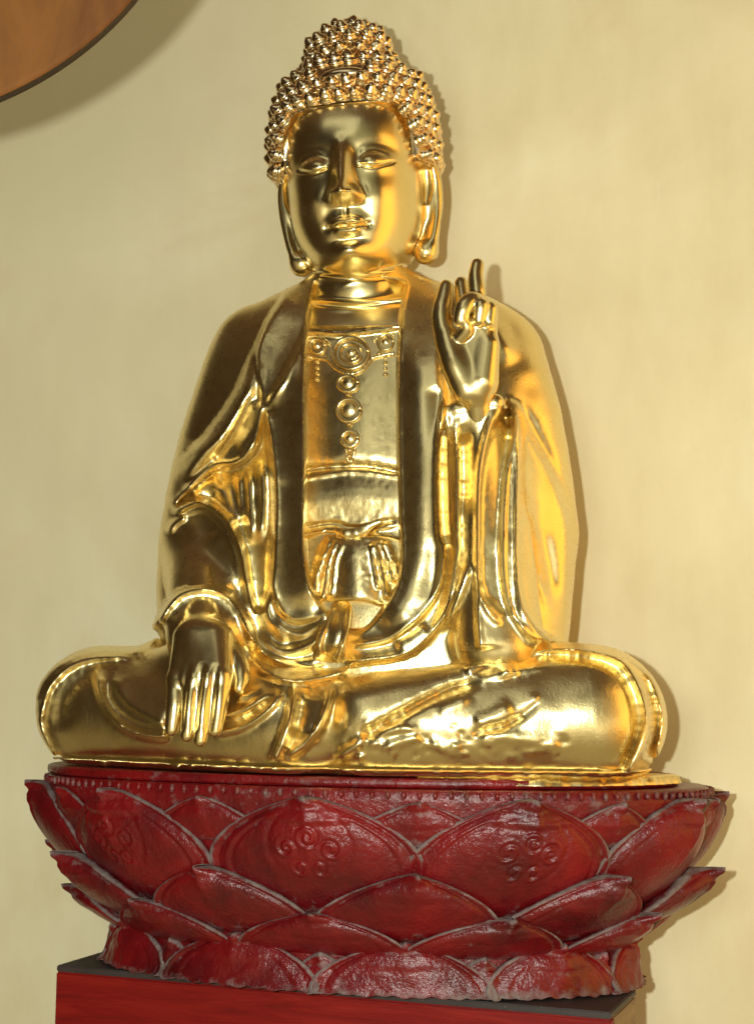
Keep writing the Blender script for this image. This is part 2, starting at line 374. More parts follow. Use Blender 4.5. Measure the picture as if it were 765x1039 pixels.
def make_wall():
    m, nt, b, L = mat('washed_yellow_plaster'); v = ocoord(nt, L); vs = ocoord(nt, L, (3.0, 1, 1.0))
    big = noise(nt, L, 2.3, 5, 0.55, v, 0.8); mid = noise(nt, L, 7, 6, 0.6, v, 0.4); st = noise(nt, L, 5, 5, 0.6, vs); fine = noise(nt, L, 160, 3, 0.6, v)
    c1 = ramp(nt, L, big, [(0.35, rgb(0.74, 0.64, 0.39)), (0.50, rgb(0.82, 0.72, 0.45)), (0.62, rgb(0.90, 0.82, 0.57))])
    c2 = ramp(nt, L, st, [(0.38, rgb(0.68, 0.60, 0.38)), (0.62, rgb(0.84, 0.77, 0.54))])
    c = mixc(nt, L, 0.3, c1, c2)
    # greyer towards the far left and top of the wall
    sx = nt.nodes.new('ShaderNodeSeparateXYZ'); L(v, sx.inputs[0])
    ad = nt.nodes.new('ShaderNodeMath'); ad.operation = 'MULTIPLY_ADD'; L(mid, ad.inputs[0]); ad.inputs[1].default_value = 0.35; L(sx.outputs[0], ad.inputs[2])
    g = nt.nodes.new('ShaderNodeMapRange'); zz = nt.nodes.new('ShaderNodeMath'); zz.operation = 'MULTIPLY_ADD'; L(sx.outputs[2], zz.inputs[0]); zz.inputs[1].default_value = -0.45; L(ad.outputs[0], zz.inputs[2]); L(zz.outputs[0], g.inputs[0]); g.inputs[1].default_value = -0.50; g.inputs[2].default_value = -0.12; g.inputs[3].default_value = 0.75; g.inputs[4].default_value = 0.0
    c = mixc(nt, L, g.outputs[0], c, rgb(0.72, 0.65, 0.44))
    hi = ramp(nt, L, mid, [(0.60, rgb(0, 0, 0)), (0.78, rgb(0.35, 0.35, 0.35))])
    c = mixc(nt, L, hi, c, rgb(0.80, 0.72, 0.52))
    # thin chalky drips and rubbed patches
    vd = ocoord(nt, L, (16, 1, 1.3)); dr = ramp(nt, L, noise(nt, L, 6, 3, 0.5, vd), [(0.66, rgb(0, 0, 0)), (0.74, rgb(0.5, 0.5, 0.5))])
    msk = ramp(nt, L, noise(nt, L, 1.7, 3, 0.5, v), [(0.50, rgb(0, 0, 0)), (0.62, rgb(1, 1, 1))])
    mm = nt.nodes.new('ShaderNodeMath'); mm.operation = 'MULTIPLY'; L(dr, mm.inputs[0]); L(msk, mm.inputs[1])
    c = mixc(nt, L, mm.outputs[0], c, rgb(0.86, 0.82, 0.68))
    pk = ramp(nt, L, noise(nt, L, 3.3, 6, 0.62, v, 1.2), [(0.56, rgb(0, 0, 0)), (0.66, rgb(0.30, 0.30, 0.30))]); c = mixc(nt, L, pk, c, rgb(0.74, 0.56, 0.34))
    L(c, b.inputs['Base Color']); b.inputs['Roughness'].default_value = 0.85; bump(nt, L, b, [mid, fine], [0.003, 0.0005], 0.5); return m
WALLM = make_wall()
def make_disc():
    m, nt, b, L = mat('worn_brown_wood'); v = ocoord(nt, L, (3, 3, 1)); n = noise(nt, L, 5, 8, 0.65, v, 0.8); n2 = noise(nt, L, 60, 5, 0.6, v)
    c = ramp(nt, L, n, [(0.3, rgb(0.075, 0.024, 0.005)), (0.5, rgb(0.12, 0.047, 0.014)), (0.72, rgb(0.20, 0.080, 0.018))])
    sp = ramp(nt, L, n2, [(0.28, rgb(1, 1, 1)), (0.36, rgb(0, 0, 0))])
    L(mixc(nt, L, sp, c, rgb(0.12, 0.06, 0.03)), b.inputs['Base Color']); b.inputs['Roughness'].default_value = 0.7; b.inputs['Specular IOR Level'].default_value = 0.12; bump(nt, L, b, [n2], [0.0006], 0.5); return m
DISC = make_disc()
def flatmat(name, c, r=0.6):
    m, nt, b, L = mat(name); v = ocoord(nt, L); n = noise(nt, L, 40, 4, 0.6, v)
    L(ramp(nt, L, n, [(0.3, rgb(c[0]*.7, c[1]*.7, c[2]*.7)), (0.7, rgb(*c))]), b.inputs['Base Color']); b.inputs['Roughness'].default_value = r; return m
DISCRIM = flatmat('shaded_wood_rim', (0.03, 0.014, 0.007))  # brown rim with the shade of the disc's edge put into its colour
# ------------------------------------------------------------------ the statue
ZB = -72.0                                  # underside of the statue
QS = 1.0                                    # voxel size multiplier
statue = thing('buddha_statue', 'gilded seated buddha with spiky curled hair, one hand raised, cross-legged on the red lotus throne', 'statue', (AX, 0, 0), -THETA)
def zrow(py, f=0): return pt(370, py, f)[2]
T = [  # py, left edge, right edge, front, back
    (272, 326, 408, 26, 30), (284, 312, 420, 30, 36), (293, 286, 446, 34, 44), (300, 264, 474, 38, 52), (308, 248, 498, 46, 60), (320, 235, 516, 54, 66), (335, 223, 530, 62, 74), (355, 213, 542, 70, 82),
    (390, 201, 558, 80, 92), (430, 188, 570, 86, 98), (470, 178, 577, 90, 104), (510, 170, 582, 94, 108),
    (550, 165, 583, 98, 112), (600, 163, 577, 102, 116), (640, 167, 570, 106, 118), (690, 175, 566, 108, 120)]
torso = Loft([zrow(r[0]) for r in T], [pt(r[1], r[0], 0)[0] for r in T], [pt(r[2], r[0], 0)[0] for r in T], [r[3] for r in T], [r[4] for r in T], 2.08)

# --- relief of the mantle, in photograph coordinates
R = Relief(0, 240, 765, 840)
OPEN = [(320, 286), (314, 310), (312, 345), (311, 400), (311, 480), (310, 545), (313, 585), (322, 606), (335, 622), (355, 640), (372, 636), (388, 618), (400, 598), (406, 570), (404, 500), (403, 400), (405, 330), (409, 300), (408, 286), (365, 284)]
open_sd = R.polysd(OPEN, True)
R.H += -20*(1-sstep(-3, 1.5, open_sd))
# rolls of the mantle beside the opening
def band(C, h, w, tp=(0.1, 0.1)): R.ridge(C, h, w, tp)
R.step([(312, 330), (309, 400), (309, 480), (308, 545), (312, 585), (322, 608), (336, 624)], 17, 30, 1, 3, (0.25, 0.12))
band([(425, 300), (426, 360), (428, 430), (428, 520), (426, 570), (412, 612), (380, 640)], 13, 21, (0.25, 0.1))
R.ridge([(311, 320), (311, 400), (311, 480), (310, 545), (313, 585), (322, 606)], 4, 2.4, (0.1, 0.1))
R.ridge([(404, 330), (403, 400), (404, 500), (406, 570), (400, 598), (388, 618), (372, 636), (358, 642)], 4, 2.4, (0.1, 0.1))
# left lapel
R.step([(296, 288), (284, 308), (270, 330), (262, 357), (264, 385), (267, 414)], 5, 14, -1)
R.step([(315, 300), (314, 330), (302, 356), (291, 378), (276, 402), (267, 418)], 6, 16, -1, 2)
R.ridge([(296, 366), (289, 384), (278, 400)], 3, 2.5)
R.step([(269, 416), (272, 440), (277, 470), (279, 497), (279, 528), (275, 562), (275, 590), (284, 617), (296, 629), (316, 628), (328, 620), (336, 611)], 6, 12, -1, 1.8, (0.03, 0.1))
R.ridge([(269, 416), (272, 440), (277, 470), (279, 497), (279, 528), (275, 562), (275, 590), (284, 617)], 2.5, 2.2, (0.05, 0.1))
# folds of the cape on the left arm
R.step([(292, 296), (275, 325), (258, 357), (240, 399), (215, 437), (196, 458), (176, 478)], 5, 22, -1, 3, (0.3, 0.2))
R.ridge([(262, 362), (250, 400), (228, 437), (205, 462), (180, 492)], 8, 8, (0.2, 0.15))
R.ridge([(256, 398), (246, 420), (233, 444), (216, 468)], -4, 3, (0.2, 0.1))
R.ridge([(264, 404), (258, 436), (240, 460)], 5, 8, (0.2, 0.2))
R.poly([(268, 418), (262, 448), (250, 466), (236, 473), (219, 475), (199, 491), (180, 513), (198, 507), (219, 513), (236, 530), (247, 556), (252, 590), (262, 620), (272, 600), (276, 560), (277, 500), (273, 450)], -16, 2.6)
R.ridge([(266, 400), (265, 424), (260, 446), (249, 463), (235, 470), (219, 472), (198, 488), (178, 512)], 3, 2.4, (0.1, 0.1))
for C, h, w in [([(243, 478), (243, 500), (248, 530)], 6, 3.5), ([(252, 474), (253, 500), (256, 556)], 9, 4.5), ([(264, 465), (266, 490), (266, 520), (262, 555)], 8, 5), ([(259, 470), (260, 500), (259, 530)], 3, 2)]: R.ridge(C, h, w, (0.2, 0.3))
R.ridge([(226, 486), (206, 494), (190, 506)], 9, 9, (0.2, 0.2)); R.ridge([(222, 488), (232, 512), (240, 535)], 7, 8, (0.2, 0.2))
# arch of the sleeve over the lower arm
A1 = [(175, 524), (188, 514), (203, 510), (219, 518), (234, 536), (245, 562), (250, 590), (254, 612), (262, 640)]
R.step(A1, 7, 10, -1, 2, (0.06, 0.3)); R.ridge(A1, 4, 3, (0.06, 0.3)); R.ridge([(181, 525), (192, 519), (205, 517), (217, 525), (229, 541), (239, 566), (244, 596)], 3.5, 2.4, (0.1, 0.3))
R.ridge([(171, 543), (176, 532), (190, 523)], 5, 3, (0.2, 0.2)); R.ridge([(214, 535), (232, 560), (238, 600)], 4, 14, (0.2, 0.2))
# the two cuffs above the resting hand
K1 = [(146, 645), (160, 630), (170, 615), (182, 603), (200, 597), (218, 598), (234, 607), (246, 624), (255, 645), (266, 661), (284, 671), (308, 679), (335, 675)]
R.step(K1, 9, 9, 1, 2, (0.12, 0.12)); R.ridge(K1, 3.5, 2.6, (0.12, 0.12))
K2 = [(108, 660), (140, 659), (158, 646), (172, 630), (186, 615), (202, 609), (218, 611), (232, 620), (243, 636), (253, 655), (262, 672), (280, 684), (300, 690), (330, 687)]
# hanging folds between chest and lap
for C, h, w in [([(246, 600), (252, 630), (262, 652), (283, 668), (308, 673), (330, 668)], 5, 4), ([(262, 640), (275, 655), (290, 662), (306, 658), (320, 650), (328, 635), (336, 617)], 8, 5), ([(276, 626), (290, 640), (306, 644), (320, 634), (334, 614)], 5, 4), ([(267, 600), (276, 634), (292, 652)], 4, 4)]: R.ridge(C, h, w, (0.15, 0.1))
# right lapel, outer edge and U folds
RR1 = [(450, 300), (450, 400), (445, 450), (444, 500), (446, 540), (450, 560), (445, 595), (428, 622), (400, 645), (376, 653), (350, 655)]
R.step(RR1, 6, 12, 1, 1.8, (0.2, 0.05)); R.ridge(RR1, 3, 2.4, (0.2, 0.05))
R.ridge([(454, 410), (453, 460), (455, 510), (457, 560)], 4, 3, (0.1, 0.3))
RR2 = [(464, 420), (464, 480), (464, 540), (464, 566), (456, 606), (442, 636), (424, 656), (404, 666), (376, 670), (348, 674)]
R.step(RR2, 7, 12, 1, 2, (0.1, 0.05)); R.ridge(RR2, 2.5, 2.4, (0.2, 0.05))
R.ridge([(477, 570), (466, 600), (455, 625), (440, 645)], 8, 5, (0.15, 0.3))
R.ridge([(472, 430), (474, 480), (472, 530)], -6, 6, (0.2, 0.3))
R.ridge([(400, 658), (420, 648), (436, 634)], 5, 7, (0.2, 0.2))
# sleeve hanging from the raised hand
SP = [(500, 416), (489, 457), (485, 491), (484, 549), (484, 592), (485, 630), (487, 660)]
R.step(SP, 7, 14, -1, 1.8, (0.08, 0.02)); R.ridge(SP, 2.5, 2, (0.1, 0.02))
R.ridge([(484, 590), (488, 604), (496, 620), (508, 634)], 5, 2.5, (0.1, 0.1))
R.poly([(502, 425), (519, 420), (514, 470), (509, 520), (509, 580), (516, 620), (500, 612), (488, 590), (487, 500), (492, 460)], -6, 4)
for o, h in ((0, 7), (7, 5), (13, 8)):
    R.ridge([(521+o*.25, 405), (522+o*.5, 440), (514+o*.9, 480), (511+o, 530), (511+o, 575), (515+o, 608), (526+o, 632), (543+o, 648), (566+o, 655)], h, 2.6, (0.06, 0.1))
R.poly([(516, 404), (526, 414), (540, 443), (556, 470), (568, 500), (578, 535), (578, 600), (570, 655), (536, 652), (524, 600), (520, 450)], 4, 4)
R.ridge([(520, 400), (534, 424), (548, 452), (560, 480), (570, 510)], -2.5, 9, (0.3, 0.5))
R.ridge([(530, 470), (538, 510), (542, 555), (550, 596), (560, 625)], 3.5, 5, (0.3, 0.3)); R.ridge([(548, 530), (556, 570), (560, 610)], -2.5, 8, (0.3, 0.3))
# shoulder creases
R.step([(452, 296), (447, 320), (444, 360), (446, 400)], 4, 10, 1, 2); R.ridge([(470, 306), (500, 330), (520, 372)], 4, 10, (0.3, 0.3))
for i in range(26):                          # hand-worked unevenness of the lacquered cloth
    x, y = rng.uniform(190, 560), rng.uniform(330, 640); R.ridge([(x, y), (x+rng.uniform(-6, 6), y+rng.uniform(12, 40))], rng.uniform(-1.6, 1.6), rng.uniform(5, 12), (0.4, 0.4))

R.blur(1.5, 0.95); R.rough(0.13, 1.6, 0.14)
P = lambda *a: pt(*a)
def robe(X, Y, Z):
    d = torso(X, Y, Z)
    d = smin(d, cone(X, Y, Z, P(258, 350, -8), P(212, 540, 22), 36, 40), 16)
    d = smin(d, cone(X, Y, Z, P(210, 552, 26), P(209, 648, 112), 40, 38), 12)
    d = smin(d, cone(X, Y, Z, P(508, 362, -20), P(541, 540, -8), 42, 37), 14)
    d = smin(d, cone(X, Y, Z, P(541, 540, -8), P(536, 680, -10), 37, 33), 14)
    d = smin(d, cone(X, Y, Z, P(535, 560, 10), P(488, 424, 96), 26, 21), 12)
    d = smin(d, cone(X, Y, Z, P(490, 426, 92), P(504, 650, 92), 23, 40), 14)
    for (ax, ay, af), (bx_, by_, bf), r in (((466, 417, 113), (502, 409, 110), 9), ((466, 428, 112), (500, 421, 110), 8), ((470, 438, 108), (497, 433, 108), 7)):
        d = smin(d, cone(X, Y, Z, P(ax, ay, af), P(bx_, by_, bf), r, r), 3.5)
    px, py = proj(X, Y, Z)
    w = sstep(-70, -5, -Y)
    d = d-R.look(px, py)*w
    return np.maximum(d, P(365, 694, 60)[2]-Z)
LO, HI = (-235, -215, -80), (255, 135, 425)
pq = carve(robe, (-235, -190, 0), (255, 140, 430), 1.3*QS, 6)
robe_o = mesh_obj('mantle', *pq, GOLD, statue); print('mantle', len(pq[0]))

# --- garment inside the opening, belt, apron
R2 = Relief(290, 260, 430, 690)
NECK = [(300, 336), (318, 333), (345, 334), (372, 332), (395, 329), (416, 325)]
R2.step(NECK, 5, 5, 1, 1.5, (0, 0)); R2.ridge([(x, y+4) for x, y in NECK], 2.5, 2.5, (0, 0))
R2.step([(300, 482), (320, 476), (345, 474), (372, 474), (395, 478), (415, 482)], -5, 5, -1, 2, (0, 0))
R2.ridge([(356, 400), (356, 455)], 6, 38, (0, 0))
prism = R2.polysd([(x+(-5 if x < 360 else 5), y) for x, y in OPEN])
R2.rough(0.3, 1.8, 0.25)
def inner(X, Y, Z):
    d = torso(X, Y, Z)+9; px, py = proj(X, Y, Z)
    d = d-R2.look(px, py); d = np.maximum(d, R2.look(px, py, prism)); d = np.maximum(d, 330-py)
    return np.maximum(np.maximum(d, py-640), -(torso(X, Y, Z)+34))
pq = carve(inner, (-90, -130, 20), (90, -10, 400), 1.3*QS); mesh_obj('inner_garment', *pq, GOLD, statue)

R3 = Relief(290, 440, 430, 690)
R3.ridge([(300, 540), (320, 534), (340, 532), (352, 536), (372, 536), (392, 530), (415, 530)], -4, 3, (0, 0))
R3.ridge([(380, 537), (392, 533), (410, 528)], 4, 3); R3.ridge([(372, 545), (392, 545), (415, 553)], 3, 3); R3.ridge([(300, 545), (318, 540), (332, 538)], 3, 3)
R3.ridge([(305, 505), (355, 500), (408, 505)], 5, 20, (0, 0)); R3.ridge([(305, 486), (355, 478), (408, 484)], 2, 3, (0, 0))
belt_poly = R3.polysd([(304, 482), (320, 478), (345, 476), (372, 476), (395, 480), (411, 484), (412, 520), (411, 548), (390, 545), (360, 543), (330, 541), (303, 548), (303, 515)])
R3.rough(0.35)
def belt(X, Y, Z):
    d = torso(X, Y, Z)+6; px, py = proj(X, Y, Z); d = d-R3.look(px, py)
    return np.maximum(smax(d, R3.look(px, py, belt_poly), 3), -(torso(X, Y, Z)+26))
pq = carve(belt, (-90, -130, 110), (90, -20, 270), 1.2*QS); mesh_obj('belt', *pq, GOLD, statue)
def knot(X, Y, Z):
    f = 92
    d = chain(X, Y, Z, [P(343, 539, f), P(352, 542, f+3), P(362, 541, f+3), P(371, 539, f)], [4, 5, 5, 4], 3)
    d = smin(d, chain(X, Y, Z, [P(344, 545, f), P(356, 547, f+2), P(370, 545, f)], [3, 3.5, 3], 2), 1)
    return smin(d, chain(X, Y, Z, [P(362, 541, f+3), P(374, 534, f), P(386, 529, f-1)], [4, 3.5, 2], 2), 2)
pq = carve(knot, (-60, -115, 130), (60, -75, 200), 0.9*QS); mesh_obj('belt_knot', *pq, GOLD, statue)

R4 = Relief(290, 520, 430, 690)
for C, h, w in [([(342, 546), (334, 568), (330, 590), (327, 612)], 5, 3), ([(336, 544), (327, 568), (320, 590), (318, 606)], 4, 3), ([(348, 548), (340, 570), (337, 596), (335, 608)], 3, 3), ([(379, 548), (386, 570), (390, 592), (394, 610)], 5, 3), ([(384, 547), (394, 572), (399, 592)], 4, 2.6), ([(376, 550), (380, 575), (384, 600)], 3, 2.5), ([(392, 549), (402, 575), (406, 588)], 4, 2.5)]: R4.ridge(C, h, w, (0.1, 0.1))
R4.ridge([(361, 565), (362, 600)], 13, 26, (0.0, 0.0))
apron_poly = R4.polysd([(330, 542), (320, 560), (314, 585), (318, 608), (330, 611), (350, 610), (370, 611), (386, 616), (398, 612), (408, 590), (410, 560), (404, 545), (368, 543)])
R4.rough(0.4)
def apron(X, Y, Z):
    px, py = proj(X, Y, Z); b = torso(X, Y, Z)+8
    d = b-R4.look(px, py)
    return np.maximum(smax(d, R4.look(px, py, apron_poly), 4), -(b+20))
pq = carve(apron, (-90, -150, 60), (90, -50, 190), 1.1*QS); mesh_obj('gathered_apron', *pq, GOLD_ROUGH, statue)

R5 = Relief(290, 590, 400, 700)
SASH = [(337, 612), (346, 608), (356, 613), (355, 635), (351, 655), (348, 690), (336, 694), (318, 688), (318, 660), (325, 636), (333, 622)]
R5.ridge([(338, 614), (330, 634), (324, 655), (328, 668)], 4, 2.6, (0.05, 0.1)); R5.ridge([(355, 615), (352, 638), (346, 660), (338, 673)], 5, 2.6, (0.05, 0.1))
R5.ridge([(346, 615), (343, 640), (337, 662)], 3, 7)
sash_sd = R5.polysd(SASH)
def sash(X, Y, Z):
    px, py = proj(X, Y, Z); b = torso(X, Y, Z)+9-sstep(604, 646, py)*26+sstep(652, 690, py)*30; d = b-R5.look(px, py)
    return np.maximum(smax(d, R5.look(px, py, sash_sd), 4), -(b+30))
pq = carve(sash, (-80, -170, 0), (40, -70, 120), 1.1*QS); mesh_obj('hanging_sash', *pq, GOLD, statue)

# --- legs under the lower robe
G = Relief(0, 600, 765, 840)
G.step([(36, 715), (42, 695), (58, 677), (82, 665), (108, 660), (140, 659), (158, 646), (172, 630), (186, 615), (202, 609), (218, 611), (232, 620), (243, 636), (253, 655), (262, 672), (280, 684), (300, 690), (330, 687)], 7, 8, 1, 1.8, (0.02, 0.1))
G.ridge([(42, 735), (44, 715), (50, 697), (66, 680), (87, 670), (112, 667), (140, 668)], 6, 2.4, (0.1, 0.2))
G.ridge([(39, 716), (41, 738), (48, 756), (58, 774)], 6, 3, (0, 0.1))
G.ridge([(60, 745), (62, 715), (76, 695), (100, 682)], -4, 9, (0.2, 0.2))
LC = [(104, 676), (99, 690), (104, 712), (116, 731), (132, 743), (153, 748), (172, 747)]
G.step(LC, 9, 11, -1, 2.2, (0.15, 0.05)); G.ridge(LC, 2.5, 2.4, (0.15, 0.05)); G.ridge([(110, 684), (110, 708), (124, 727), (146, 739), (172, 741)], -4, 3, (0.2, 0.1))
G.step([(117, 680), (119, 694), (127, 709), (142, 722), (169, 735)], 4, 14, -1, 3.5, (0.2, 0.1))
for C, h, w in [([(218, 744), (239, 740), (260, 729), (278, 713), (291, 698)], 6, 3.4), ([(220, 735), (240, 731), (260, 720), (280, 704)], -4, 3.5), ([(222, 727), (244, 722), (263, 711), (285, 700)], 5, 3.4), ([(240, 708), (256, 704), (272, 697)], 3, 4)]: G.ridge(C, h, w, (0.05, 0.2))
E1 = [(299, 694), (296, 712), (293, 730), (286, 750), (277, 772)]
G.step(E1, 9, 10, -1, 3, (0.2, 0.02)); G.ridge(E1, 4, 3.2, (0.15, 0.02)); G.ridge([(308, 700), (304, 728), (296, 752), (289, 771)], -4, 3, (0.2, 0.1))
G.ridge([(320, 700), (316, 725), (304, 752)], 7, 12, (0.2, 0.2))
E2 = [(336, 690), (333, 714), (324, 738), (308, 757), (291, 768)]
G.step(E2, 9, 10, 1, 2.4, (0.15, 0.05)); G.ridge(E2, 3, 2.4, (0.15, 0.05))
G.step([(258, 678), (278, 687), (299, 691), (318, 689), (344, 683), (358, 674), (380, 669), (405, 667), (432, 663)], 6, 7, -1, 2.4, (0.1, 0.1))
# shin roll of the right leg and the crumpled folds under it
G.ridge([(366, 749), (378, 742), (400, 729), (421, 717), (456, 700), (493, 691)], -8, 5, (0.1, 0.2))
G.ridge([(352, 684), (378, 678), (404, 675), (436, 672), (461, 672)], -5, 4, (0.1, 0.2))
G.step([(470, 680), (482, 675), (496, 673), (510, 678), (518, 684)], 6, 7, 1, 2.4, (0.1, 0.1)); G.ridge([(504, 671), (514, 676), (520, 685)], 5, 2, (0.1, 0.1)); G.ridge([(510, 670), (520, 675), (525, 684)], 4, 2, (0.1, 0.1))
G.ridge([(474, 692), (500, 686), (530, 680), (570, 673)], 4, 5, (0.2, 0.3)); G.ridge([(474, 747), (494, 741), (511, 737), (528, 727), (543, 713), (547, 704)], -6, 4.0, (0.2, 0.25))
G.ridge([(528, 728), (538, 716), (546, 704)], 3, 3.5); G.ridge([(480, 734), (500, 727), (520, 715)], 3.5, 8)
G.ridge([(482, 752), (510, 748), (540, 752), (570, 760)], 3, 8)
for C, h, w in [([(376, 745), (398, 740), (430, 739)], 3.5, 4), ([(384, 762), (410, 752), (434, 748)], 3.5, 5), ([(338, 772), (352, 762), (372, 750)], 5, 4), ([(430, 754), (452, 760), (470, 766)], 3, 6), ([(440, 722), (460, 716), (480, 704)], 3, 7)]: G.ridge(C, h, w, (0.3, 0.3))
for i in range(42):
    x, y = rng.uniform(330, 470), rng.uniform(735, 778); a = rng.uniform(-.8, .5); l = rng.uniform(5, 16)
    G.ridge([(x, y), (x+l*math.cos(a), y+l*math.sin(a))], rng.uniform(-3, 3), rng.uniform(1.5, 3.5), (0.3, 0.3))
for i in range(26):
    x, y = rng.uniform(470, 575), rng.uniform(742, 776); l = rng.uniform(5, 18); G.ridge([(x, y), (x+l, y+rng.uniform(-4, 4))], rng.uniform(-2.2, 2.2), rng.uniform(1.5, 3.5), (0.3, 0.3))
# hems of the right knee
H1 = [(530, 668), (554, 660), (588, 660), (625, 669), (643, 687), (653, 713), (655, 737), (648, 760), (636, 784)]
G.step(H1, 8, 7, -1, 2, (0.15, 0.02)); G.ridge(H1, 6, 2.6, (0.2, 0.02)); G.ridge([(560, 667), (590, 667), (620, 676), (636, 692), (645, 715), (647, 738), (640, 760), (630, 780)], -5, 3.5, (0.2, 0.1))
G.ridge([(645, 678), (658, 696), (666, 720), (666, 745), (659, 775)], -7, 5, (0.15, 0.1)); G.ridge([(600, 655), (632, 667), (657, 686), (669, 713), (671, 740), (664, 772)], 5, 3, (0.2, 0.05))
for k in range(40):                          # rough lower edge
    x = 60+k*15+rng.uniform(-5, 5); y = 777+12*(x-60)/600; G.ridge([(x, y), (x+rng.uniform(6, 16), y+rng.uniform(-2, 1))], rng.uniform(1, 4), 2.4, (0.3, 0.3))
G.blur(1.6, 0.9); G.rough(0.22, 1.6, 0.24)
def legs(X, Y, Z):
    d = cone(X, Y, Z, P(99, 718, 50), P(300, 738, 118), 60, 50)
    d = smin(d, cone(X, Y, Z, P(112, 715, 30), P(270, 700, -30), 56, 64), 20)
    d = smin(d, cone(X, Y, Z, P(594, 726, 70), P(390, 738, 120), 62, 48), 18)
    d = smin(d, cone(X, Y, Z, P(606, 730, 36), P(470, 700, -30), 64, 64), 18)
    d = smin(d, ell(X, Y, Z, P(365, 735, 30), (230, 130, 62)), 24)
    d = smin(d, cone(X, Y, Z, P(182, 690, 60), P(216, 668, 96), 34, 40), 16)
    d = smin(d, cone(X, Y, Z, P(505, 682, 70), P(560, 700, 60), 34, 34), 20)
    d = smin(d, cone(X, Y, Z, P(478, 695, 118), P(372, 722, 150), 17, 23), 10)
    px, py = proj(X, Y, Z); d = d-G.look(px, py)*sstep(-60, 0, -Y)
    base = np.maximum(ZB-Z, Z-ZB-6); foot = np.maximum(smin(d, d, 1)-3, base)
    d = smax(d, ZB+1-Z, 3)
    return np.minimum(d, foot)
pq = carve(legs, (-345, -225, ZB-4), (345, 135, 110), 1.3*QS, 6); mesh_obj('lower_robe', *pq, GOLD_ROUGH, statue); print('legs', len(pq[0]))

# --- head, neck, chest and hands: one body
HC = P(363, 199, 0); HY = math.radians(7); HR = math.radians(-3.5); HP = math.radians(6); HSC = 1.05    # head turned back towards the lens, tipped to the left
def headframe(X, Y, Z):
    x, y, z = (X-HC[0])/F32(HSC), (Y-HC[1])/F32(HSC), (Z-HC[2])/F32(HSC)
    c, s = F32(math.cos(HR)), F32(math.sin(HR)); x, z = c*x-s*z, s*x+c*z
    c, s = F32(math.cos(HY)), F32(math.sin(HY)); x, y = c*x+s*y, -s*x+c*y
    c, s = F32(math.cos(HP)), F32(math.sin(HP)); return x, c*y+s*z, -s*y+c*z
def headpt(x, y, z):                         # inverse of headframe, y positive away from the face
    x, y, z = x*HSC, y*HSC, z*HSC; c, s = math.cos(HP), math.sin(HP); y, z = c*y-s*z, s*y+c*z
    c, s = math.cos(HY), math.sin(HY); x, y = c*x-s*y, s*x+c*y
    c, s = math.cos(HR), math.sin(HR); x, z = c*x+s*z, -s*x+c*z; return np.array([x+HC[0], y+HC[1], z+HC[2]])
HT = [(96, 36, 40, 52), (86, 54, 58, 66), (74, 62, 70, 74), (55, 66, 78, 80), (30, 67, 83, 84), (5, 67, 84, 84), (-15, 66.5, 84, 80), (-30, 65, 84, 74), (-42, 62.5, 83.5, 66), (-54, 58, 82, 60), (-64, 52.5, 80.5, 54), (-74, 45, 77, 46), (-82, 36, 71, 38), (-89, 24, 60, 28), (-95, 10, 44, 20)]
skull = Loft([r[0] for r in HT], [-r[1] for r in HT], [r[1] for r in HT], [r[2] for r in HT], [r[3] for r in HT], 2.35)
FR = Relief(-90, -100, 90, 110, 0.5)          # face relief: x sideways, y = height above the head's centre
def gs(x, y, h, sx, sy, rot=0):
    gx, gy = np.meshgrid(FR.x0+np.arange(FR.nx)*FR.res-x, FR.y0+np.arange(FR.ny)*FR.res-y)
    c, s = math.cos(rot), math.sin(rot); u, v = gx*c+gy*s, -gx*s+gy*c; FR.H += (h*np.exp(-(u/sx)**2-(v/sy)**2)).astype(F32)
gx, gy = np.meshgrid(FR.x0+np.arange(FR.nx)*FR.res, FR.y0+np.arange(FR.ny)*FR.res)
# nose: a wedge growing towards the tip
t = np.clip((26-gy)/(26+24), 0, 1); hgt = 3.5+12.5*t**1.15; wid = 6.5+4.5*t**1.5
nose = hgt*np.exp(-(np.abs(gx)/wid)**2.15)*sstep(38, 14, gy)*sstep(-35, -24, gy); FR.H += nose.astype(F32)
gs(0, -21, 2.2, 7.5, 7)
for sx in (-1, 1):
    gs(sx*11, -23.0, 7.0, 4.6, 5.8); gs(sx*17.5, -18, -1.0, 4, 8, sx*0.5)       # wings of the nose
    gs(sx*28, 14, -4.0, 21, 13)                                               # eye socket
    gs(sx*29, 8.0, 6.0, 15, 9.5)                                             # lowered lid over the eyeball
    FR.ridge([(sx*12, 10), (sx*18, 16.5), (sx*28, 20), (sx*39, 17.5), (sx*48, 12)], 0.5, 3.0, (0.3, 0.3))     # soft fold above
    FR.ridge([(sx*14, 8), (sx*19, 13), (sx*28, 16.2), (sx*38, 14.2), (sx*46, 10)], -0.45, 2.4, (0.3, 0.3))   # crease of the lid
    FR.ridge([(sx*13, 4.0), (sx*20, 2.0), (sx*29, 0.6), (sx*39, 3.2), (sx*49, 8.0)], -2.2, 1.2, (0.08, 0.2))  # nearly closed slit
    FR.ridge([(sx*15, 1.6), (sx*22, 0.2), (sx*30, -0.6), (sx*39, 2.0), (sx*45, 5)], 0.0, 1.6, (0.2, 0.3))    # lower lid
    gs(sx*34, -22, 3.0, 20, 18)                                               # cheek
    gs(sx*18, -40, -1.0, 6, 11, sx*0.4); gs(sx*20, -54, -1.6, 3.4, 3.4)
    gs(sx*15, 12, -1.5, 6, 8); FR.ridge([(sx*2.6, -35), (sx*3.2, -45)], 0.35, 1.8, (0.3, 0.3)); gs(sx*5, -30, -2.4, 2.4, 1.8)
gs(0, -40, -0.9, 3, 6); gs(0, -54, 1.2, 18, 13)
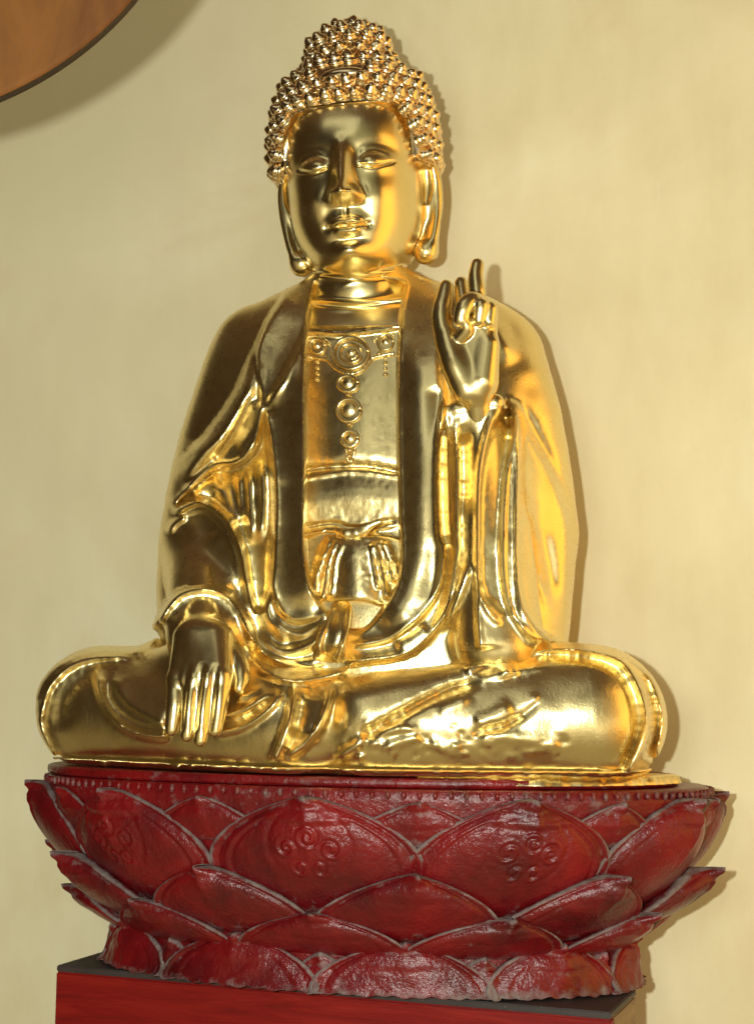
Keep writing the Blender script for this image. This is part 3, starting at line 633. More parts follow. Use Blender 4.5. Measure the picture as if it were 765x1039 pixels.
FR.ridge([(-17, -53.4), (-11, -51.4), (-4, -49.8), (0, -50.6), (4, -49.8), (11, -51.4), (17, -53.4)], 1.7, 2.7, (0.25, 0.25))
FR.ridge([(-19.5, -53.4), (-10, -54.2), (-3, -54.0), (0, -54.6), (3, -54.0), (10, -54.2), (19.5, -53.4)], -2.2, 1.15, (0.05, 0.05))
FR.ridge([(-14, -57), (-7, -58.8), (0, -59.4), (7, -58.8), (14, -57)], 1.9, 2.7, (0.25, 0.25))
FR.ridge([(-16, -49), (-9, -46.4), (-4, -45), (0, -46.2), (4, -45), (9, -46.4), (16, -49)], 0.7, 1.0, (0.1, 0.1))
gs(0, -66, -2.4, 13, 3.4); gs(0, -77, 5.5, 15, 9)
N2 = Relief(280, 250, 460, 350)
for y, h, w in ((274, 4, 3.5), (279, -2, 2), (303, 3.5, 2.6), (308, -2, 2)):
    N2.ridge([(290, y-2), (330, y+2), (367, y+3.5), (400, y), (450, y-6)], h, w, (0, 0))
def head_fn(X, Y, Z):
    hx, hy, hz = headframe(X, Y, Z)
    d = skull(hx, hy, hz)
    fz = np.interp(hz, [-100, -73, -47, -19, 19, 60, 120], [-100, -77, -54, -22, 12, 53, 113]).astype(F32)
    return d-FR.look(hx, fz)*sstep(0, 26, -hy)
EAR = []
for sgn in (-1, 1):
    fl = 5*sgn
    EAR.append(([(sgn*68, -2, 22), (sgn*76, 4, 17), (sgn*79, 6, -10), (sgn*77, 6, -32), (sgn*74, 2, -54), (sgn*72, -2, -63)], [10, 13, 12.5, 10.5, 10.5, 12.5]))
def ears_fn(X, Y, Z):
    hx, hy, hz = headframe(X, Y, Z); d = None
    hx0 = hx
    for (pts, rs), sgn in zip(EAR, (-1, 1)):
        hx = hx0-11 if sgn < 0 else hx0+7
        e = stube(hx, hy*1.0, hz, pts, rs, 4)
        e = smin(e, cone(hx, hy, hz, (sgn*64, -4, 16), (sgn*66, -4, -26), 9, 7), 6)
        rim = stube(hx, hy, hz, [(sgn*70, -8, 32), (sgn*81, -6, 26), (sgn*87, -3, 9), (sgn*87, -2, -16), (sgn*83, -5, -42), (sgn*78, -8, -60)], [4, 4.5, 4.5, 4.2, 4, 3.5], 4)
        e = smin(e, rim, 5)
        slot = stube(hx, hy, hz, [(sgn*78, -9, 17), (sgn*78, -8, 2), (sgn*75, -8, -13)], [5.2, 5.6, 4.4])
        slot2 = stube(hx, hy, hz, [(sgn*74, -12, -24), (sgn*73, -10, -40)], [4.2, 3.4])
        e = smax(e, -slot, 2); e = smax(e, -slot2, 2)
        d = e if d is None else np.minimum(d, e)
    return d
def upper(X, Y, Z):
    d = smin(head_fn(X, Y, Z), ears_fn(X, Y, Z), 3)
    n = cone(X, Y, Z, P(365, 250, -8), P(366, 300, -4), 44, 50)
    px, py = proj(X, Y, Z); n = n-N2.look(px, py)*sstep(-20, 5, -Y)
    c = torso(X, Y, Z)+13-N2.look(px, py)*0.5*sstep(-20, 5, -Y); c = np.maximum(c, R2.look(px, py, prism)); c = np.maximum(c, py-345)
    d = smin(d, n, 5); return smin(d, c, 8)
b1 = carve(upper, (HC[0]-108, -130, 320), (HC[0]+118, 95, HC[2]+112), 1.05*QS)
F0 = 118
def hand_up(X, Y, Z):
    f = F0
    w = stube(X, Y, Z, [P(487, 432, f-14), P(484, 400, f)], [13, 14], 6)
    palm = None
    for a, b, ra, rb in [((470, 388), (463, 334), 13, 9), ((477, 392), (475, 322), 13, 8.5), ((485, 392), (486, 320), 13, 8.5), ((491, 386), (496, 324), 12, 8)]:
        c = cone(X, Y, Z, P(a[0], a[1], f), P(b[0], b[1], f+2), ra, rb); palm = c if palm is None else smin(palm, c, 12)
    palm = smin(palm, w, 8)
    palm = smin(palm, cone(X, Y, Z, P(492, 385, f+7), P(497, 350, f+6), 10, 8), 8)           # heel below the little finger
    palm = smin(palm, stube(X, Y, Z, [P(473, 396, f+7), P(461, 368, f+9), P(454, 346, f+8)], [12, 13, 10], 6), 7)
    th = stube(X, Y, Z, [P(455, 352, f+8), P(449, 330, f+8), P(448, 316, f+7), P(451, 302, f+3), P(453, 290, f)], [11, 9.4, 8.8, 7.8, 6.2], 5)
    d = smin(palm, th, 5)
    d = smin(d, stube(X, Y, Z, [P(473, 320, f-2), P(470, 302, f-8), P(468, 287, f-13)], [7.8, 7.2, 6.4], 4), 5)
    d = smin(d, stube(X, Y, Z, [P(482, 320, f), P(484, 298, f+1), P(482.8, 281, f-1), P(484.5, 268, f-4)], [8.6, 7.9, 7.0, 6.0], 4), 4)
    d = smin(d, stube(X, Y, Z, [P(488, 318, f+4), P(480, 306, f+14), P(471, 312, f+22), P(467, 325, f+22)], [9, 9.4, 8, 6.4], 4), 4)
    d = smin(d, stube(X, Y, Z, [P(468, 322, f+22), P(474, 333, f+18), P(466, 344, f+13)], [6, 6, 5.5], 2), 2)
    d = smin(d, stube(X, Y, Z, [P(486, 316, f+10), P(488, 310, f+18), P(486, 325, f+17)], [7, 7.2, 6], 2), 2)
    d = smin(d, stube(X, Y, Z, [P(496, 322, f+2), P(497, 313, f+11), P(496, 326, f+13)], [8, 7, 6], 2), 2)
    crease = stube(X, Y, Z, [P(462, 352, f+20), P(468, 372, f+22), P(476, 392, f+19)], [2.2, 2.6, 2])
    return d
b2 = carve(hand_up, P(430, 470, 160)-np.array([0, 0, 0])*0+np.array([-2, 0, 0]), P(515, 250, 60)+np.array([8, 0, 8]), 0.75*QS)
def hand_down(X, Y, Z):
    d = cone(X, Y, Z, P(208, 590, 84), P(206, 644, 138), 24, 21)
    kn = [(180, 690, 166), (196, 689, 170), (211, 689, 171), (225, 687, 168)]
    tips = [(174.5, 740, 175), (190, 746, 178), (203.5, 751, 179), (218.5, 741, 176)]
    for i, (k, tp) in enumerate(zip(kn, tips)):
        a = P(192+i*10, 650, 146)
        d = smin(d, cone(X, Y, Z, a, P(*k), 15, 9.8), 13)
    fing = None
    for k, tp in zip(kn, tips):
        m = [k[j]*0.5+tp[j]*0.5 for j in range(3)]; m[2] += 2.5; m[0] += 0.5
        c = stube(X, Y, Z, [P(*k), P(*m), P(*tp)], [9.6, 8.4, 6.2], 6); fing = c if fing is None else smin(fing, c, 1.2)
    d = smin(d, fing, 4)
    for i in range(3):
        x = (kn[i][0]+kn[i+1][0])/2
        g = cone(X, Y, Z, P(x+0.5, 676, 180), P((tips[i][0]+tips[i+1][0])/2, 738, 186), 2.4, 2.6); d = smax(d, -g, 5)
    th = stube(X, Y, Z, [P(230, 656, 140), P(241, 672, 150), P(245, 686, 157), P(243, 699, 162)], [12, 9.5, 8, 5.6], 4)
    return smin(d, th, 3)
b3 = carve(hand_down, P(150, 765, 205)*0+np.array([P(150, 700, 150)[0], -205, P(200, 765, 180)[2]]), np.array([P(265, 700, 150)[0], -58, P(200, 575, 90)[2]]), 0.85*QS)
body_o = mesh_obj('body', *b1, GOLD_FACE, statue)
hu = mesh_obj('hand', *b2, GOLD_FACE, statue); hu['label'] = 'raised hand with one finger pointing up and the others curled'
hd = mesh_obj('hand', *b3, GOLD_FACE, statue); hd['label'] = 'lowered hand resting on the knee with its fingers down'; print('body', len(body_o.data.vertices))

# --- hair
hairL = [(10, 74, 60, 82), (30, 78, 70, 88), (53, 79, 76, 90), (70, 77, 73, 88), (85, 73, 68, 84), (102, 68, 62, 78), (112, 64, 58, 70), (118, 57, 52, 60), (124, 42, 42, 46), (130, 26, 28, 30)]
hloft = Loft([r[0] for r in hairL], [-r[1] for r in hairL], [r[1] for r in hairL], [r[2] for r in hairL], [r[3] for r in hairL], 2.2)
def hair_h(hx, hy, hz):
    d = hloft(hx, hy, hz, False)
    d = np.maximum(d, hz-129)
    d = smin(d, ell(hx, hy, hz, (0, 4, 134), (40, 42, 37)), 4)
    line = 73-np.clip((np.abs(hx)-46)/22, 0, 1)**2*30                     # front hairline, dropping at the temples
    cut = np.minimum(line-hz, 30+hy*1.0)                            # below the line AND in front of the temples
    cut = np.where((hy < -38), line-hz, np.minimum(line-hz, hy*-1-38)); side = 20-hz
    return np.maximum(np.maximum(d, cut), side)
def hair_fn(X, Y, Z): return hair_h(*headframe(X, Y, Z))
hp = carve(hair_fn, (HC[0]-105, -120, HC[2]+10), (HC[0]+115, 115, HC[2]+195), 1.3*QS)
hair_o = mesh_obj('hair', *hp, GOLD_HAIR, statue)
def curl_mesh(seed):
    r_ = np.random.default_rng(seed); n, m = 14, 12; Pp = []; ph = r_.uniform(0, 6.28)
    for j in range(m+1):
        t = j/m; 
        for i in range(n):
            a = i/n*2*math.pi
            s_ = (t*3.0+a/(2*math.pi)) % 1.0            # snail-shell spiral
            r = (1-t**2.3)**0.75*8.7+0.5; r *= 1+0.13*math.sin(s_*2*math.pi)*(1-t*0.3)
            z = -3+t*15.5
            Pp.append((r*math.cos(a+ph)+1.6*t*t*math.cos(ph), r*math.sin(a+ph)+1.6*t*t*math.sin(ph), z))
    Pp.append((1.6*math.cos(ph), 1.6*math.sin(ph), 12.2)); Qq = []
    for j in range(m):
        for i in range(n): Qq.append((j*n+i, j*n+(i+1) % n, (j+1)*n+(i+1) % n, (j+1)*n+i))
    for i in range(n): Qq.append((m*n+i, m*n+(i+1) % n, len(Pp)-1))
    return Pp, Qq
def curl_sites():
    out = []
    def shoot(o, d):
        # outermost crossing along the ray
        tt = np.arange(120, 10, -0.5); Xs = o[0]+d[0]*tt; Ys = o[1]+d[1]*tt; Zs = o[2]+d[2]*tt
        v = hair_h(Xs.astype(F32), Ys.astype(F32), Zs.astype(F32)); k = np.argmax(v < 0)
        return None if v[k] >= 0 else np.array([Xs[k], Ys[k], Zs[k]])
    rows = []
    for i, z in enumerate(np.arange(27, 134, 13.6)):       # rows round the skull
        rows.append(('s', z, i))
    for kind, z, i in rows:
        r_est = 76 if z < 66 else 80*math.sqrt(max(0.12, 1-((z-60)/80)**2)); n = int(2*math.pi*r_est/15.4)
        for k in range(n):
            a = (k+0.5*(i % 2))/n*2*math.pi; out.append(shoot((0, 0, z), (math.sin(a), -math.cos(a), 0.0)))
    for i, e in enumerate([4, 23, 42, 62, 84]):            # rows on the crown bump
        e = math.radians(e); n = max(3, int(2*math.pi*40*math.cos(e)/15.4))
        for k in range(n):
            a = (k+0.5*(i % 2))/n*2*math.pi; out.append(shoot((0, 4, 134), (math.sin(a)*math.cos(e), -math.cos(a)*math.cos(e), math.sin(e))))
    res = []
    for p in out:
        if p is None: continue
        e = 0.8; g = np.array([float(hair_h(*[np.array([p[j]+(e if j == k else 0)], F32) for j in range(3)])[0]-hair_h(*[np.array([p[j]-(e if j == k else 0)], F32) for j in range(3)])[0]) for k in range(3)])
        g /= np.linalg.norm(g)+1e-9
        if p[2] < 22 or (p[1] < -39 and p[2] < 74-np.clip((abs(p[0])-46)/22, 0, 1)**2*26): continue
        if abs(p[0]) < 62 and p[1] > -42 and p[2] < 72: 
            if p[1] < 40: continue
        if abs(p[0]-2) < 23 and 96 < p[2] < 112 and p[1] < 0: continue                # the bare jewel
        if any(np.linalg.norm(p-q[0]) < 11.8 for q in res): continue
        res.append((p, g))
    return res
protos = []
for s_ in range(3): protos.append(curl_mesh(s_))
sites = curl_sites(); base = []
HRM = np.array([headpt(1, 0, 0)-headpt(0, 0, 0), headpt(0, 1, 0)-headpt(0, 0, 0), headpt(0, 0, 1)-headpt(0, 0, 0)]).T/HSC
camdir = np.array([math.sin(math.radians(6)), -1, -0.1])
vis = sorted(sites, key=lambda s: -(float(s[1]@np.array([0, -1, 0.1]))))
pm = [mesh_obj('hair_curl', p, q, None, GOLD_HAIR, hair_o) for p, q in protos]
meshes = [o.data for o in pm]; rest_P = []; cnt = 0
for (p, g) in vis:
    n = HRM@(g+np.array([0, -0.12, 0.22])+rng.normal(0, 0.10, 3)); n /= np.linalg.norm(n); c = headpt(*p)
    q = Vector(n).to_track_quat('Z', 'Y'); k = rng.uniform(0.86, 1.10)
    if cnt < 100:
        o = pm[cnt] if cnt < 3 else pm[cnt % 3].copy()
        if cnt >= 3: col.objects.link(o)
        o.parent = hair_o; o.rotation_mode = 'QUATERNION'; o.rotation_quaternion = q; o.location = [v*S for v in c]; o.scale = (k, k, k*rng.uniform(0.9, 1.1))
    else:
        Mx = np.array(q.to_matrix()); rest_P.append((c, Mx, k))
    cnt += 1
if rest_P:
    PP, QQ, n0 = [], [], 0
    for i, (c, Mx, k) in enumerate(rest_P):
        p, f = protos[i % 3]; PP += [tuple(c+Mx@(np.array(v)*k)) for v in p]; QQ += [tuple(x+n0 for x in ff) for ff in f]; n0 += len(p)
    me = bpy.data.meshes.new('hair_curl'); me.from_pydata([tuple(c*S for c in v) for v in PP], [], QQ); me.update(); me.polygons.foreach_set('use_smooth', [True]*len(me.polygons)); me.materials.append(GOLD_HAIR)
    o = bpy.data.objects.new('hair_curls_at_back', me); col.objects.link(o); o.parent = hair_o; o['kind'] = 'stuff'
print('curls', cnt)
def jewel(X, Y, Z):
    hx, hy, hz = headframe(X, Y, Z); return ell(hx, hy, hz, (3, -60, 103), (23, 12, 8))
mesh_obj('head_jewel', *carve(jewel, (HC[0]-40, -110, HC[2]+80), (HC[0]+45, -30, HC[2]+135), 1.0*QS), GOLD_HAIR, hair_o)

# --- necklace on the inner garment
def front_f(px, py):                         # depth of the inner garment's surface at a picture point
    f = 120.0
    for _ in range(140):
        p = pt(px, py, f)
        if float(torso(np.array([p[0]], F32), np.array([p[1]], F32), np.array([p[2]], F32))[0])+9-float(R2.look(np.array([px]), np.array([py]))[0]) < 0: return f
        f -= 0.7
    return f
def at_chest(px, py, up=0): return pt(px, py, front_f(px, py)+up)
def bar_mesh(pts, rad, seg=10):
    Pp, Qq = [], []; pts = [np.asarray(p, float) for p in pts]; n = len(pts)
    for i, p in enumerate(pts):
        t = pts[min(i+1, n-1)]-pts[max(i-1, 0)]; t /= np.linalg.norm(t)+1e-9
        a = np.cross(t, (0, 1, 0)); a /= np.linalg.norm(a)+1e-9; b = np.cross(t, a); r = rad if np.isscalar(rad) else rad[i]
        for k in range(seg): w = 2*math.pi*k/seg; Pp.append(p+a*r*math.cos(w)+b*r*math.sin(w))
    for i in range(n-1):
        for k in range(seg): Qq.append((i*seg+k, i*seg+(k+1) % seg, (i+1)*seg+(k+1) % seg, (i+1)*seg+k))
    c0 = len(Pp); Pp.append(pts[0]); Pp.append(pts[-1])
    for k in range(seg): Qq.append((c0, (k+1) % seg, k, k)[:3]); Qq.append((c0+1, (n-1)*seg+k, (n-1)*seg+(k+1) % seg))
    return np.array(Pp), Qq
def multi(name, parts, m, parent):
    PP, QQ, n0 = [], [], 0
    for p, q in parts: PP += [tuple(v) for v in p]; QQ += [tuple(x+n0 for x in f) for f in q]; n0 += len(p)
    me = bpy.data.meshes.new(name); me.from_pydata([tuple(c*S for c in v) for v in PP], [], QQ); me.update(); me.polygons.foreach_set('use_smooth', [True]*len(me.polygons)); me.materials.append(m)
    o = bpy.data.objects.new(name, me); col.objects.link(o)
    if parent: o.parent = parent
    return o
def ring(cx, cy, rx, ry, r, a0=0, a1=360, n=32, up=1.5):
    return bar_mesh([at_chest(cx+rx*math.cos(math.radians(a)), cy+ry*math.sin(math.radians(a)), up) for a in np.linspace(a0, a1, n)], r, 8)
def disc_boss(cx, cy, r, h=3.0):             # low domed boss
    c = at_chest(cx, cy, 0); n, m = 20, 6; Pp, Qq = [c+np.array([0, -h, 0])], []
    for j in range(1, m+1):
        a = j/m*math.pi/2
        for i in range(n): w = 2*math.pi*i/n; Pp.append(c+np.array([r*math.sin(a)*math.cos(w), -h*math.cos(a)+0.6, r*math.sin(a)*math.sin(w)]))
    for i in range(n): Qq.append((0, 1+i, 1+(i+1) % n))
    for j in range(m-1):
        for i in range(n): Qq.append((1+j*n+i, 1+(j+1)*n+i, 1+(j+1)*n+(i+1) % n, 1+j*n+(i+1) % n))
    return np.array(Pp), Qq
neck = multi('necklace', [bar_mesh([at_chest(x, y, 1.2) for x, y in spline([(313, 361), (322, 363), (332, 365), (340, 373), (350, 378), (358, 379), (368, 375), (377, 364), (386, 361), (400, 358)])], 2.0),
                          ring(356, 358, 11, 9.5, 1.5, 20, 340), ring(357, 359, 5.5, 5, 1.4, -60, 240), bar_mesh([at_chest(x, y, 0.8) for x, y in spline([(314, 346), (320, 343), (328, 344), (335, 350)])], 1.7),
                          bar_mesh([at_chest(x, y, 0.8) for x, y in spline([(379, 346), (386, 341), (393, 339), (400, 341)])], 1.7)], GOLD, statue)
multi('round_pendant', [ring(356, 358, 17.5, 16, 2.2), disc_boss(356, 358, 5, 3)], GOLD, neck)
for cx, cy in ((322, 351), (391, 347)): multi('side_rosette', [ring(cx, cy, 7.5, 7.5, 1.6, n=24), disc_boss(cx, cy, 4.5, 3), disc_boss(cx-6, cy+12, 3.2, 3.5), disc_boss(cx+7, cy+12.5, 3.2, 3.5)], GOLD, neck)
for bx in ((322, 367), (391, 362)):
    for k in range(4): multi('bead', [disc_boss(bx[0], bx[1]+6*k, 2.3+0.5*(k == 3), 3.4)], GOLD, neck)
for cx, cy, r in ((353, 389, 10), (354, 416, 11.5), (355, 445, 8)):
    multi('medallion', [ring(cx, cy, r, r*(0.8 if r == 10 else 1), 2.0, n=26), disc_boss(cx, cy, r*0.7, 3.2)], GOLD, neck)
for cx, cy, w in ((354, 401, 3), (355, 430.5, 3.2), (355, 457, 3.4), (355, 463, 2.8)): multi('link', [disc_boss(cx, cy, w, 4)], GOLD, neck)
multi('drop', [bar_mesh([at_chest(x, y, 1.5) for x, y in spline([(351, 455), (352, 463), (355, 469), (359, 462), (360, 455)])], 1.6)], GOLD, neck)
# ------------------------------------------------------------------ the lotus throne
lotus = thing('lotus_throne', 'dusty red lacquered lotus throne of carved petals under the golden buddha', 'lotus throne', (AX, 0, 0), -THETA)
LYC = 8.0                                     # centre of the oval lies a little behind the statue's axis
def lz(py, f=120): return pt(381, py, f)[2]
CX0 = pt(367, 820, 0)[0]
RAT = 0.50
def oval(a, R_, e=2.06):                      # super-ellipse outline, a = 0 towards the front
    s, c = math.sin(a), math.cos(a); k = (abs(s)**e+abs(c)**e)**(-1/e); return CX0+R_*s*k, LYC-R_*RAT*c*k
def ring_solid(name, levels, m, parent, n=160, wob=0):
    """stack of oval rings (radius, z) closed top and bottom"""
    Pp, Qq = [], []; r_ = np.random.default_rng(5)
    ph = r_.uniform(0, 6.28, 6)
    for R_, z in levels:
        for i in range(n):
            a = 2*math.pi*i/n; dR = wob*sum(math.sin((k+3)*a*2+ph[k]+z*0.2)/(k+1.5) for k in range(6)); x, y = oval(a, R_+dR); Pp.append((x, y, z+dR*0.3))
    for j in range(len(levels)-1):
        for i in range(n): Qq.append((j*n+i, (j+1)*n+i, (j+1)*n+(i+1) % n, j*n+(i+1) % n))
    Qq.append(tuple(range(n))); Qq.append(tuple(reversed(range((len(levels)-1)*n, len(levels)*n))))
    me = bpy.data.meshes.new(name); me.from_pydata([tuple(c*S for c in v) for v in Pp], [], Qq); me.update(); me.materials.append(m)
    o = bpy.data.objects.new(name, me); col.objects.link(o); o.parent = parent; me.polygons.foreach_set('use_smooth', [len(p.vertices) == 4 for p in me.polygons])
    at = me.attributes.new('dust', 'FLOAT', 'POINT'); at.data.foreach_set('value', [0.16]*len(me.vertices)); return o
ZT = ZB-1.5                                   # top of the slab under the statue
Z1 = ZT-9                                     # rim of the bowl
ring_solid('bowl', [(334, Z1-0.5), (339, Z1-3), (338, Z1-12), (325, Z1-40), (306, Z1-80), (272, Z1-115), (254, Z1-140), (256, Z1-165), (262, -266), (262, -268)], LACQ, lotus)
CX0 -= 15; ring_solid('top_slab', [(322, ZT-0.3), (325, ZT-1.5), (326, ZT-5), (325, ZT-8.5), (322, ZT-9.2)], LACQ, lotus); CX0 += 15
def rimnoise(): return rng.normal(0, 1)
def petal(name, ac, half, z0, z1, r0_, r1_, bulge, thick=7, crease=6, carve_=False, tipout=6, broad=0.62, n=56, m=52, label=None, wav=0.0, pw=2.4, qw=0.8, rim=1.0):
    """ac centre angle; half half-width angle; z0 foot, z1 tip; r0_/r1_ radius at foot and tip"""
    Pf, dust = [], []; r_ = np.random.default_rng(int(abs(ac)*100+z1*-7) % 9999)
    jit = r_.uniform(-1, 1, 5); U = []
    for j in range(m+1):
        t = j/m
        wd = half*(math.sin(min(1, t/broad)*math.pi/2)**0.6*0.07+0.93) if t < broad else half*max(0.0, 1-((t-broad)/(1-broad))**pw)**qw
        for i in range(n+1):
            s = 2*i/n-1
            a = ac+s*wd+0.008*jit[0]*math.sin(3*t)
            # distance to the outline in mm, for rims, inner line and dust
            dside = (1-abs(s))*wd*r1_*0.9; dtop = (1-t)*(abs(z1-z0))
            e = min(dside, dtop*0.9+abs(s)*4) if t > 0.3 else dside
            R_ = r0_+(r1_-r0_)*math.sin(t*math.pi/2)**0.75+bulge*math.sin(t*math.pi*0.64)*(1-0.85*abs(s)**1.5)+tipout*t**3*(1-s*s)
            h = 0.0
            h += crease*0.5*math.exp(-(s*wd*r1_/5.0)**2)*sstep(0.15, 0.9, t)*1.0                              # central keel
            h += 2.4*rim*sstep(8, 4, e)-2.4*math.exp(-((e-9.5)/2.4)**2)+(1.8*math.exp(-((e-19)/2.0)**2)-1.8*math.exp(-((e-24)/2.2)**2))*(1 if carve_ else 0.4)
            dd = 0.62*sstep(6.5, 0.5, e)+0.20*math.exp(-((e-10)/3)**2)+0.10*math.exp(-((e-24)/2.5)**2)+0.30*sstep(0.3, 0.0, t)
            if carve_:
                x = s*wd*r1_; y = (t-0.60)*abs(z1-z0)
                for (sx_, sy_, sr) in ((0, 8, 13), (-20, -2, 13), (20, -2, 13), (-9, -20, 11), (10, -20, 11)):
                    q = math.hypot(x-sx_, y-sy_)
                    if q < sr: w_ = math.atan2(y-sy_, (x-sx_)*(1 if sx_ >= 0 else -1)); h += 1.7*math.cos(q*0.85-w_+sy_)*1.5*sstep(sr, sr-4, q)
                h -= 2.0*math.exp(-(((x/38)**2+(y/34)**2)**0.5*34-34)**2/6.0)*sstep(-30, -18, y)*sstep(40, 22, y)
            h += wav*math.sin(a*60+z1)*math.sin(t*9+jit[1])
            x, y = oval(a, R_+h); z = z0+(z1-z0)*t+wav*5*max(0, 0.18-t)/0.18*(0.5+0.5*math.sin(a*71+jit[0]*9)*math.sin(a*29))+jit[2]*1.2*math.sin(s*3+jit[3])*t
            Pf.append((x, y, z)); dust.append(dd+0.07*jit[4]+0.03)
    N = len(Pf); W = n+1; Pb = []
    for k, (x, y, z) in enumerate(Pf):         # the back follows the front at the petal's thickness
        i = k % W; j = k//W; th = thick*(0.45+0.55*min(1, (1-abs(2*i/n-1))*6))*(0.5+0.5*min(1, (1-j/m)*8))
        dx, dy = x-CX0, (y-LYC)/RAT; L_ = math.hypot(dx, dy); Pb.append((x-th*dx/L_, y-th*dy/L_*0.9, z))
    Qq = []
    for j in range(m):
        for i in range(n): a = j*W+i; Qq.append((a, a+1, a+W+1, a+W)); Qq.append((N+a, N+a+W, N+a+W+1, N+a+1))
        a = j*W; Qq.append((a, a+W, N+a+W, N+a)); a = j*W+n; Qq.append((a, N+a, N+a+W, a+W))
    for i in range(n): Qq.append((i, N+i, N+i+1, i+1)); a = m*W+i; Qq.append((a, a+1, N+a+1, N+a))
    me = bpy.data.meshes.new(name); me.from_pydata([tuple(c*S for c in v) for v in Pf+Pb], [], Qq); me.update(); me.polygons.foreach_set('use_smooth', [True]*len(me.polygons))
    at = me.attributes.new('dust', 'FLOAT', 'POINT'); at.data.foreach_set('value', dust+[0.3]*N); me.materials.append(LACQ)
    o = bpy.data.objects.new(name, me); col.objects.link(o); o.parent = lotus
    if label: o['label'] = label
    return o
D = math.radians
AU = [-0.5, 33.5, 68, 104, 141, 180, -143, -108, -73, -37]      # the ring is not carved quite evenly
AM = [16.5, 51, 86, 122, 160, -161, -125, -90, -55, -18.5]
for a in AU: hi = abs(a) < 80; petal('carved_petal', D(a), D(18.7), Z1-118, Z1-8, 270, 333, 26, 10, 6, abs(a) < 60, 3, 0.40, pw=1.9, n=110 if hi else 40, m=84 if hi else 30)
for a in AM: petal('back_petal', D(a), D(11), Z1-52, Z1-11, 322, 337, 8, 6, 5, False, 2, 0.2, 50, 34, pw=1.4, rim=0.6)
for a in AM: petal('outer_petal', D(a), D(18.6), Z1-140, Z1-74, 252, 315, 24, 14, 6, False, 12, 0.12, 80, 44, pw=1.7, qw=0.85)
for a in AU: petal('lower_petal', D(a), D(18.2), Z1-156, Z1-112, 244, 290, 18, 12, 5, False, 10, 0.08, 70, 36, pw=1.7, qw=0.85)
for a in AM: petal('foot_petal', D(a), D(18.6), -269, Z1-138, 277, 256, 15, 9, 4, False, 0, 0.10, 90, 50, wav=0.6, pw=2.0, qw=0.8, rim=1.5)
for a in AU: petal('small_foot_petal', D(a), D(9), -268.5, Z1-150, 276, 254, 10, 7, 4, False, 0, 0.15, 40, 24, wav=0.5, pw=1.3, qw=0.9, rim=0.2)
# bead border under the slab
parts = []
for i in range(150):
    a = 2*math.pi*i/150; x, y = oval(a, 341.5); parts.append(bar_mesh([(x, y, Z1-2), (x, y, Z1-5.5), (x, y, Z1-9)], [1.5, 2.6, 1.5], 6))
bb = multi('bead_border', parts, LACQ, lotus); at = bb.data.attributes.new('dust', 'FLOAT', 'POINT'); at.data.foreach_set('value', [0.3]*len(bb.data.vertices))

# gold footing sheet under the right knee belongs to the statue
CX0 -= 15
def foot_sheet():
    Pp, Qq = [], []; A = np.radians(np.linspace(20, 84, 70))
    for a in A:
        w = 0.955+0.045*sstep(20, 46, math.degrees(a))+0.004*math.sin(a*37)+0.004*math.sin(a*91)
        for R_, z in ((230, ZB+0.5), (318*w, ZB+0.8), (328*w, ZB-0.6), (331*w, ZB-7.5)):
            x, y = oval(a, R_); Pp.append((x, y, z))
        for R_, z in ((329*w, ZB-8.2), (230, ZB-7.0)): x, y = oval(a, R_); Pp.append((x, y, z if R_ > 300 else ZB-1.2))
    for j in range(len(A)-1):
        for k in range(3): Qq.append((j*6+k, j*6+k+1, (j+1)*6+k+1, (j+1)*6+k))
    return Pp, Qq
o = multi('footing_edge', [foot_sheet()], GOLD_ROUGH, statue)
# ------------------------------------------------------------------ plinth, wall, hanging disc
def box_obj(name, x0, x1, y0, y1, z0, z1, m, parent, bev=1.5):
    import bmesh
    bm = bmesh.new(); bmesh.ops.create_cube(bm, size=1)
    for v in bm.verts: v.co = Vector(((x0+x1)/2+v.co.x*(x1-x0), (y0+y1)/2+v.co.y*(y1-y0), (z0+z1)/2+v.co.z*(z1-z0)))*S
    if bev: bmesh.ops.bevel(bm, geom=bm.edges[:], offset=bev*S, segments=2, affect='EDGES')
    me = bpy.data.meshes.new(name); bm.to_mesh(me); bm.free(); me.materials.append(m)
    o = bpy.data.objects.new(name, me); col.objects.link(o)
    if parent: o.parent = parent
    return o
ZP = -270.0
FLOOR = -1100.0
def l2w(p): return np.array([AX+cT*p[0]+sT*p[1], -sT*p[0]+cT*p[1], p[2]])
def on_level(px, py, z):
    d = fwd+RIGHT*((px-382.5)/FPX)+UP*(-(py-519.5)/FPX); return CAM+d*((z-CAM[2])/d[2])
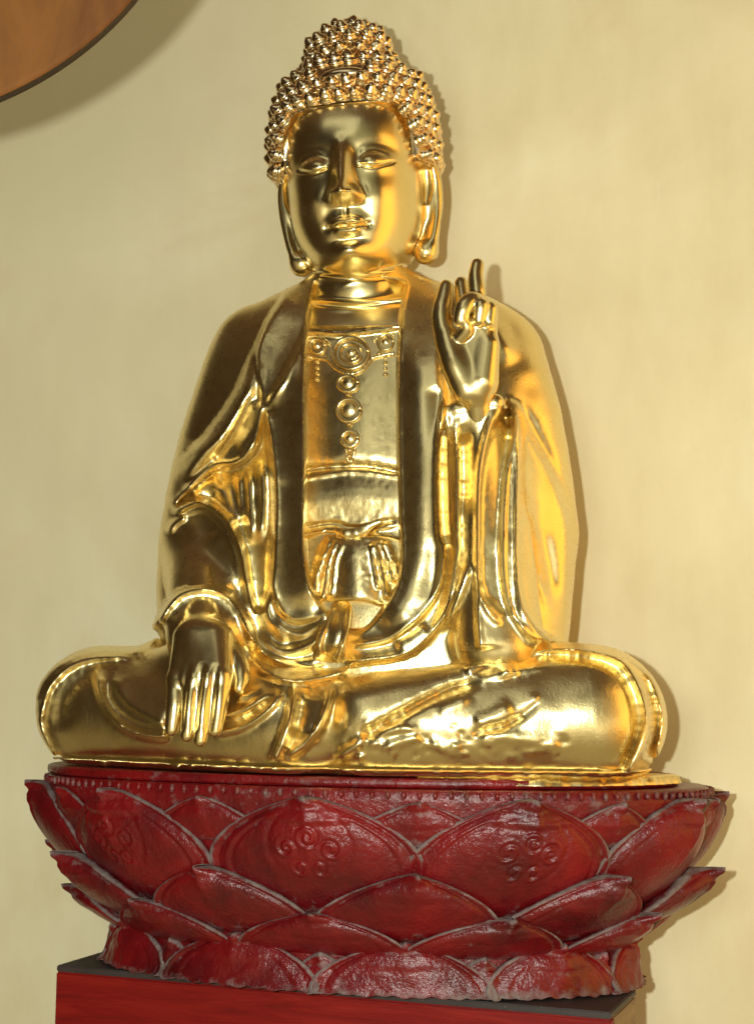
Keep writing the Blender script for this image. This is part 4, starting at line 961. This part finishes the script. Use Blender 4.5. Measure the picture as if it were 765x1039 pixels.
ca, cb = on_level(57, 980, ZP), on_level(620, 1028, ZP); pw_ = float(np.linalg.norm(cb-ca)); pr = math.atan2(cb[1]-ca[1], cb[0]-ca[0])
plinth = thing('red_plinth', 'red painted wooden plinth with a dusty dark top under the lotus throne', 'plinth', (ca[0], ca[1], FLOOR), pr)
H_ = ZP-FLOOR
box_obj('front_board', 0, pw_, 0, 14, 0, H_-6.2, REDBOARD, plinth)
box_obj('side_board', 0.5, 14, 14.2, 112, 0, H_-6.2, REDBOARD, plinth)
box_obj('side_board', pw_-14, pw_-0.5, 14.2, 112, 0, H_-6.2, TAN, plinth)
box_obj('top_board', 0.2, pw_-0.2, 0.3, 112, H_-6, H_, DARKTOP, plinth, 1.0)
box_obj('rear_block', 70, pw_-70, 112.5, 250, 0, H_-1.5, REDBOARD, plinth)
WF = 172.0
wc = l2w((0, WF, 0))
wall = box_obj('wall', -720, 2500, 0, 100, FLOOR, 1800, WALLM, None, 0); wall.location = (wc[0]*S, wc[1]*S, 0); wall.rotation_euler.z = -THETA; wall['kind'] = 'structure'
# disc hanging high up at the left, well in front of the wall
def world_at(px, py, dist):
    d = fwd+RIGHT*((px-382.5)/FPX)+UP*(-(py-519.5)/FPX); return CAM+d*dist
dd_ = 1085.0; dc = world_at(-132, -204, dd_); Rd = 343*dd_/FPX
disc = thing('hanging_wooden_disc', 'big round brown wooden disc hanging at the top left in front of the wall', 'wooden disc', dc, -THETA*0.0)
def lathe(prof, n=160):
    Pp, Qq = [], []
    for r, y in prof:
        for i in range(n): a = 2*math.pi*i/n; Pp.append((r*math.cos(a), y, r*math.sin(a)))
    for j in range(len(prof)-1):
        for i in range(n): Qq.append((j*n+i, j*n+(i+1) % n, (j+1)*n+(i+1) % n, (j+1)*n+i))
    return Pp, Qq
multi('disc_face', [lathe([(0.01, 0), (Rd*0.5, 0), (Rd-4, 0), (Rd-1, 0.8), (Rd, 3)])], DISC, disc)
multi('disc_rim', [lathe([(Rd, 3.2), (Rd, 12), (Rd-3, 14), (0.01, 14)])], DISCRIM, disc)
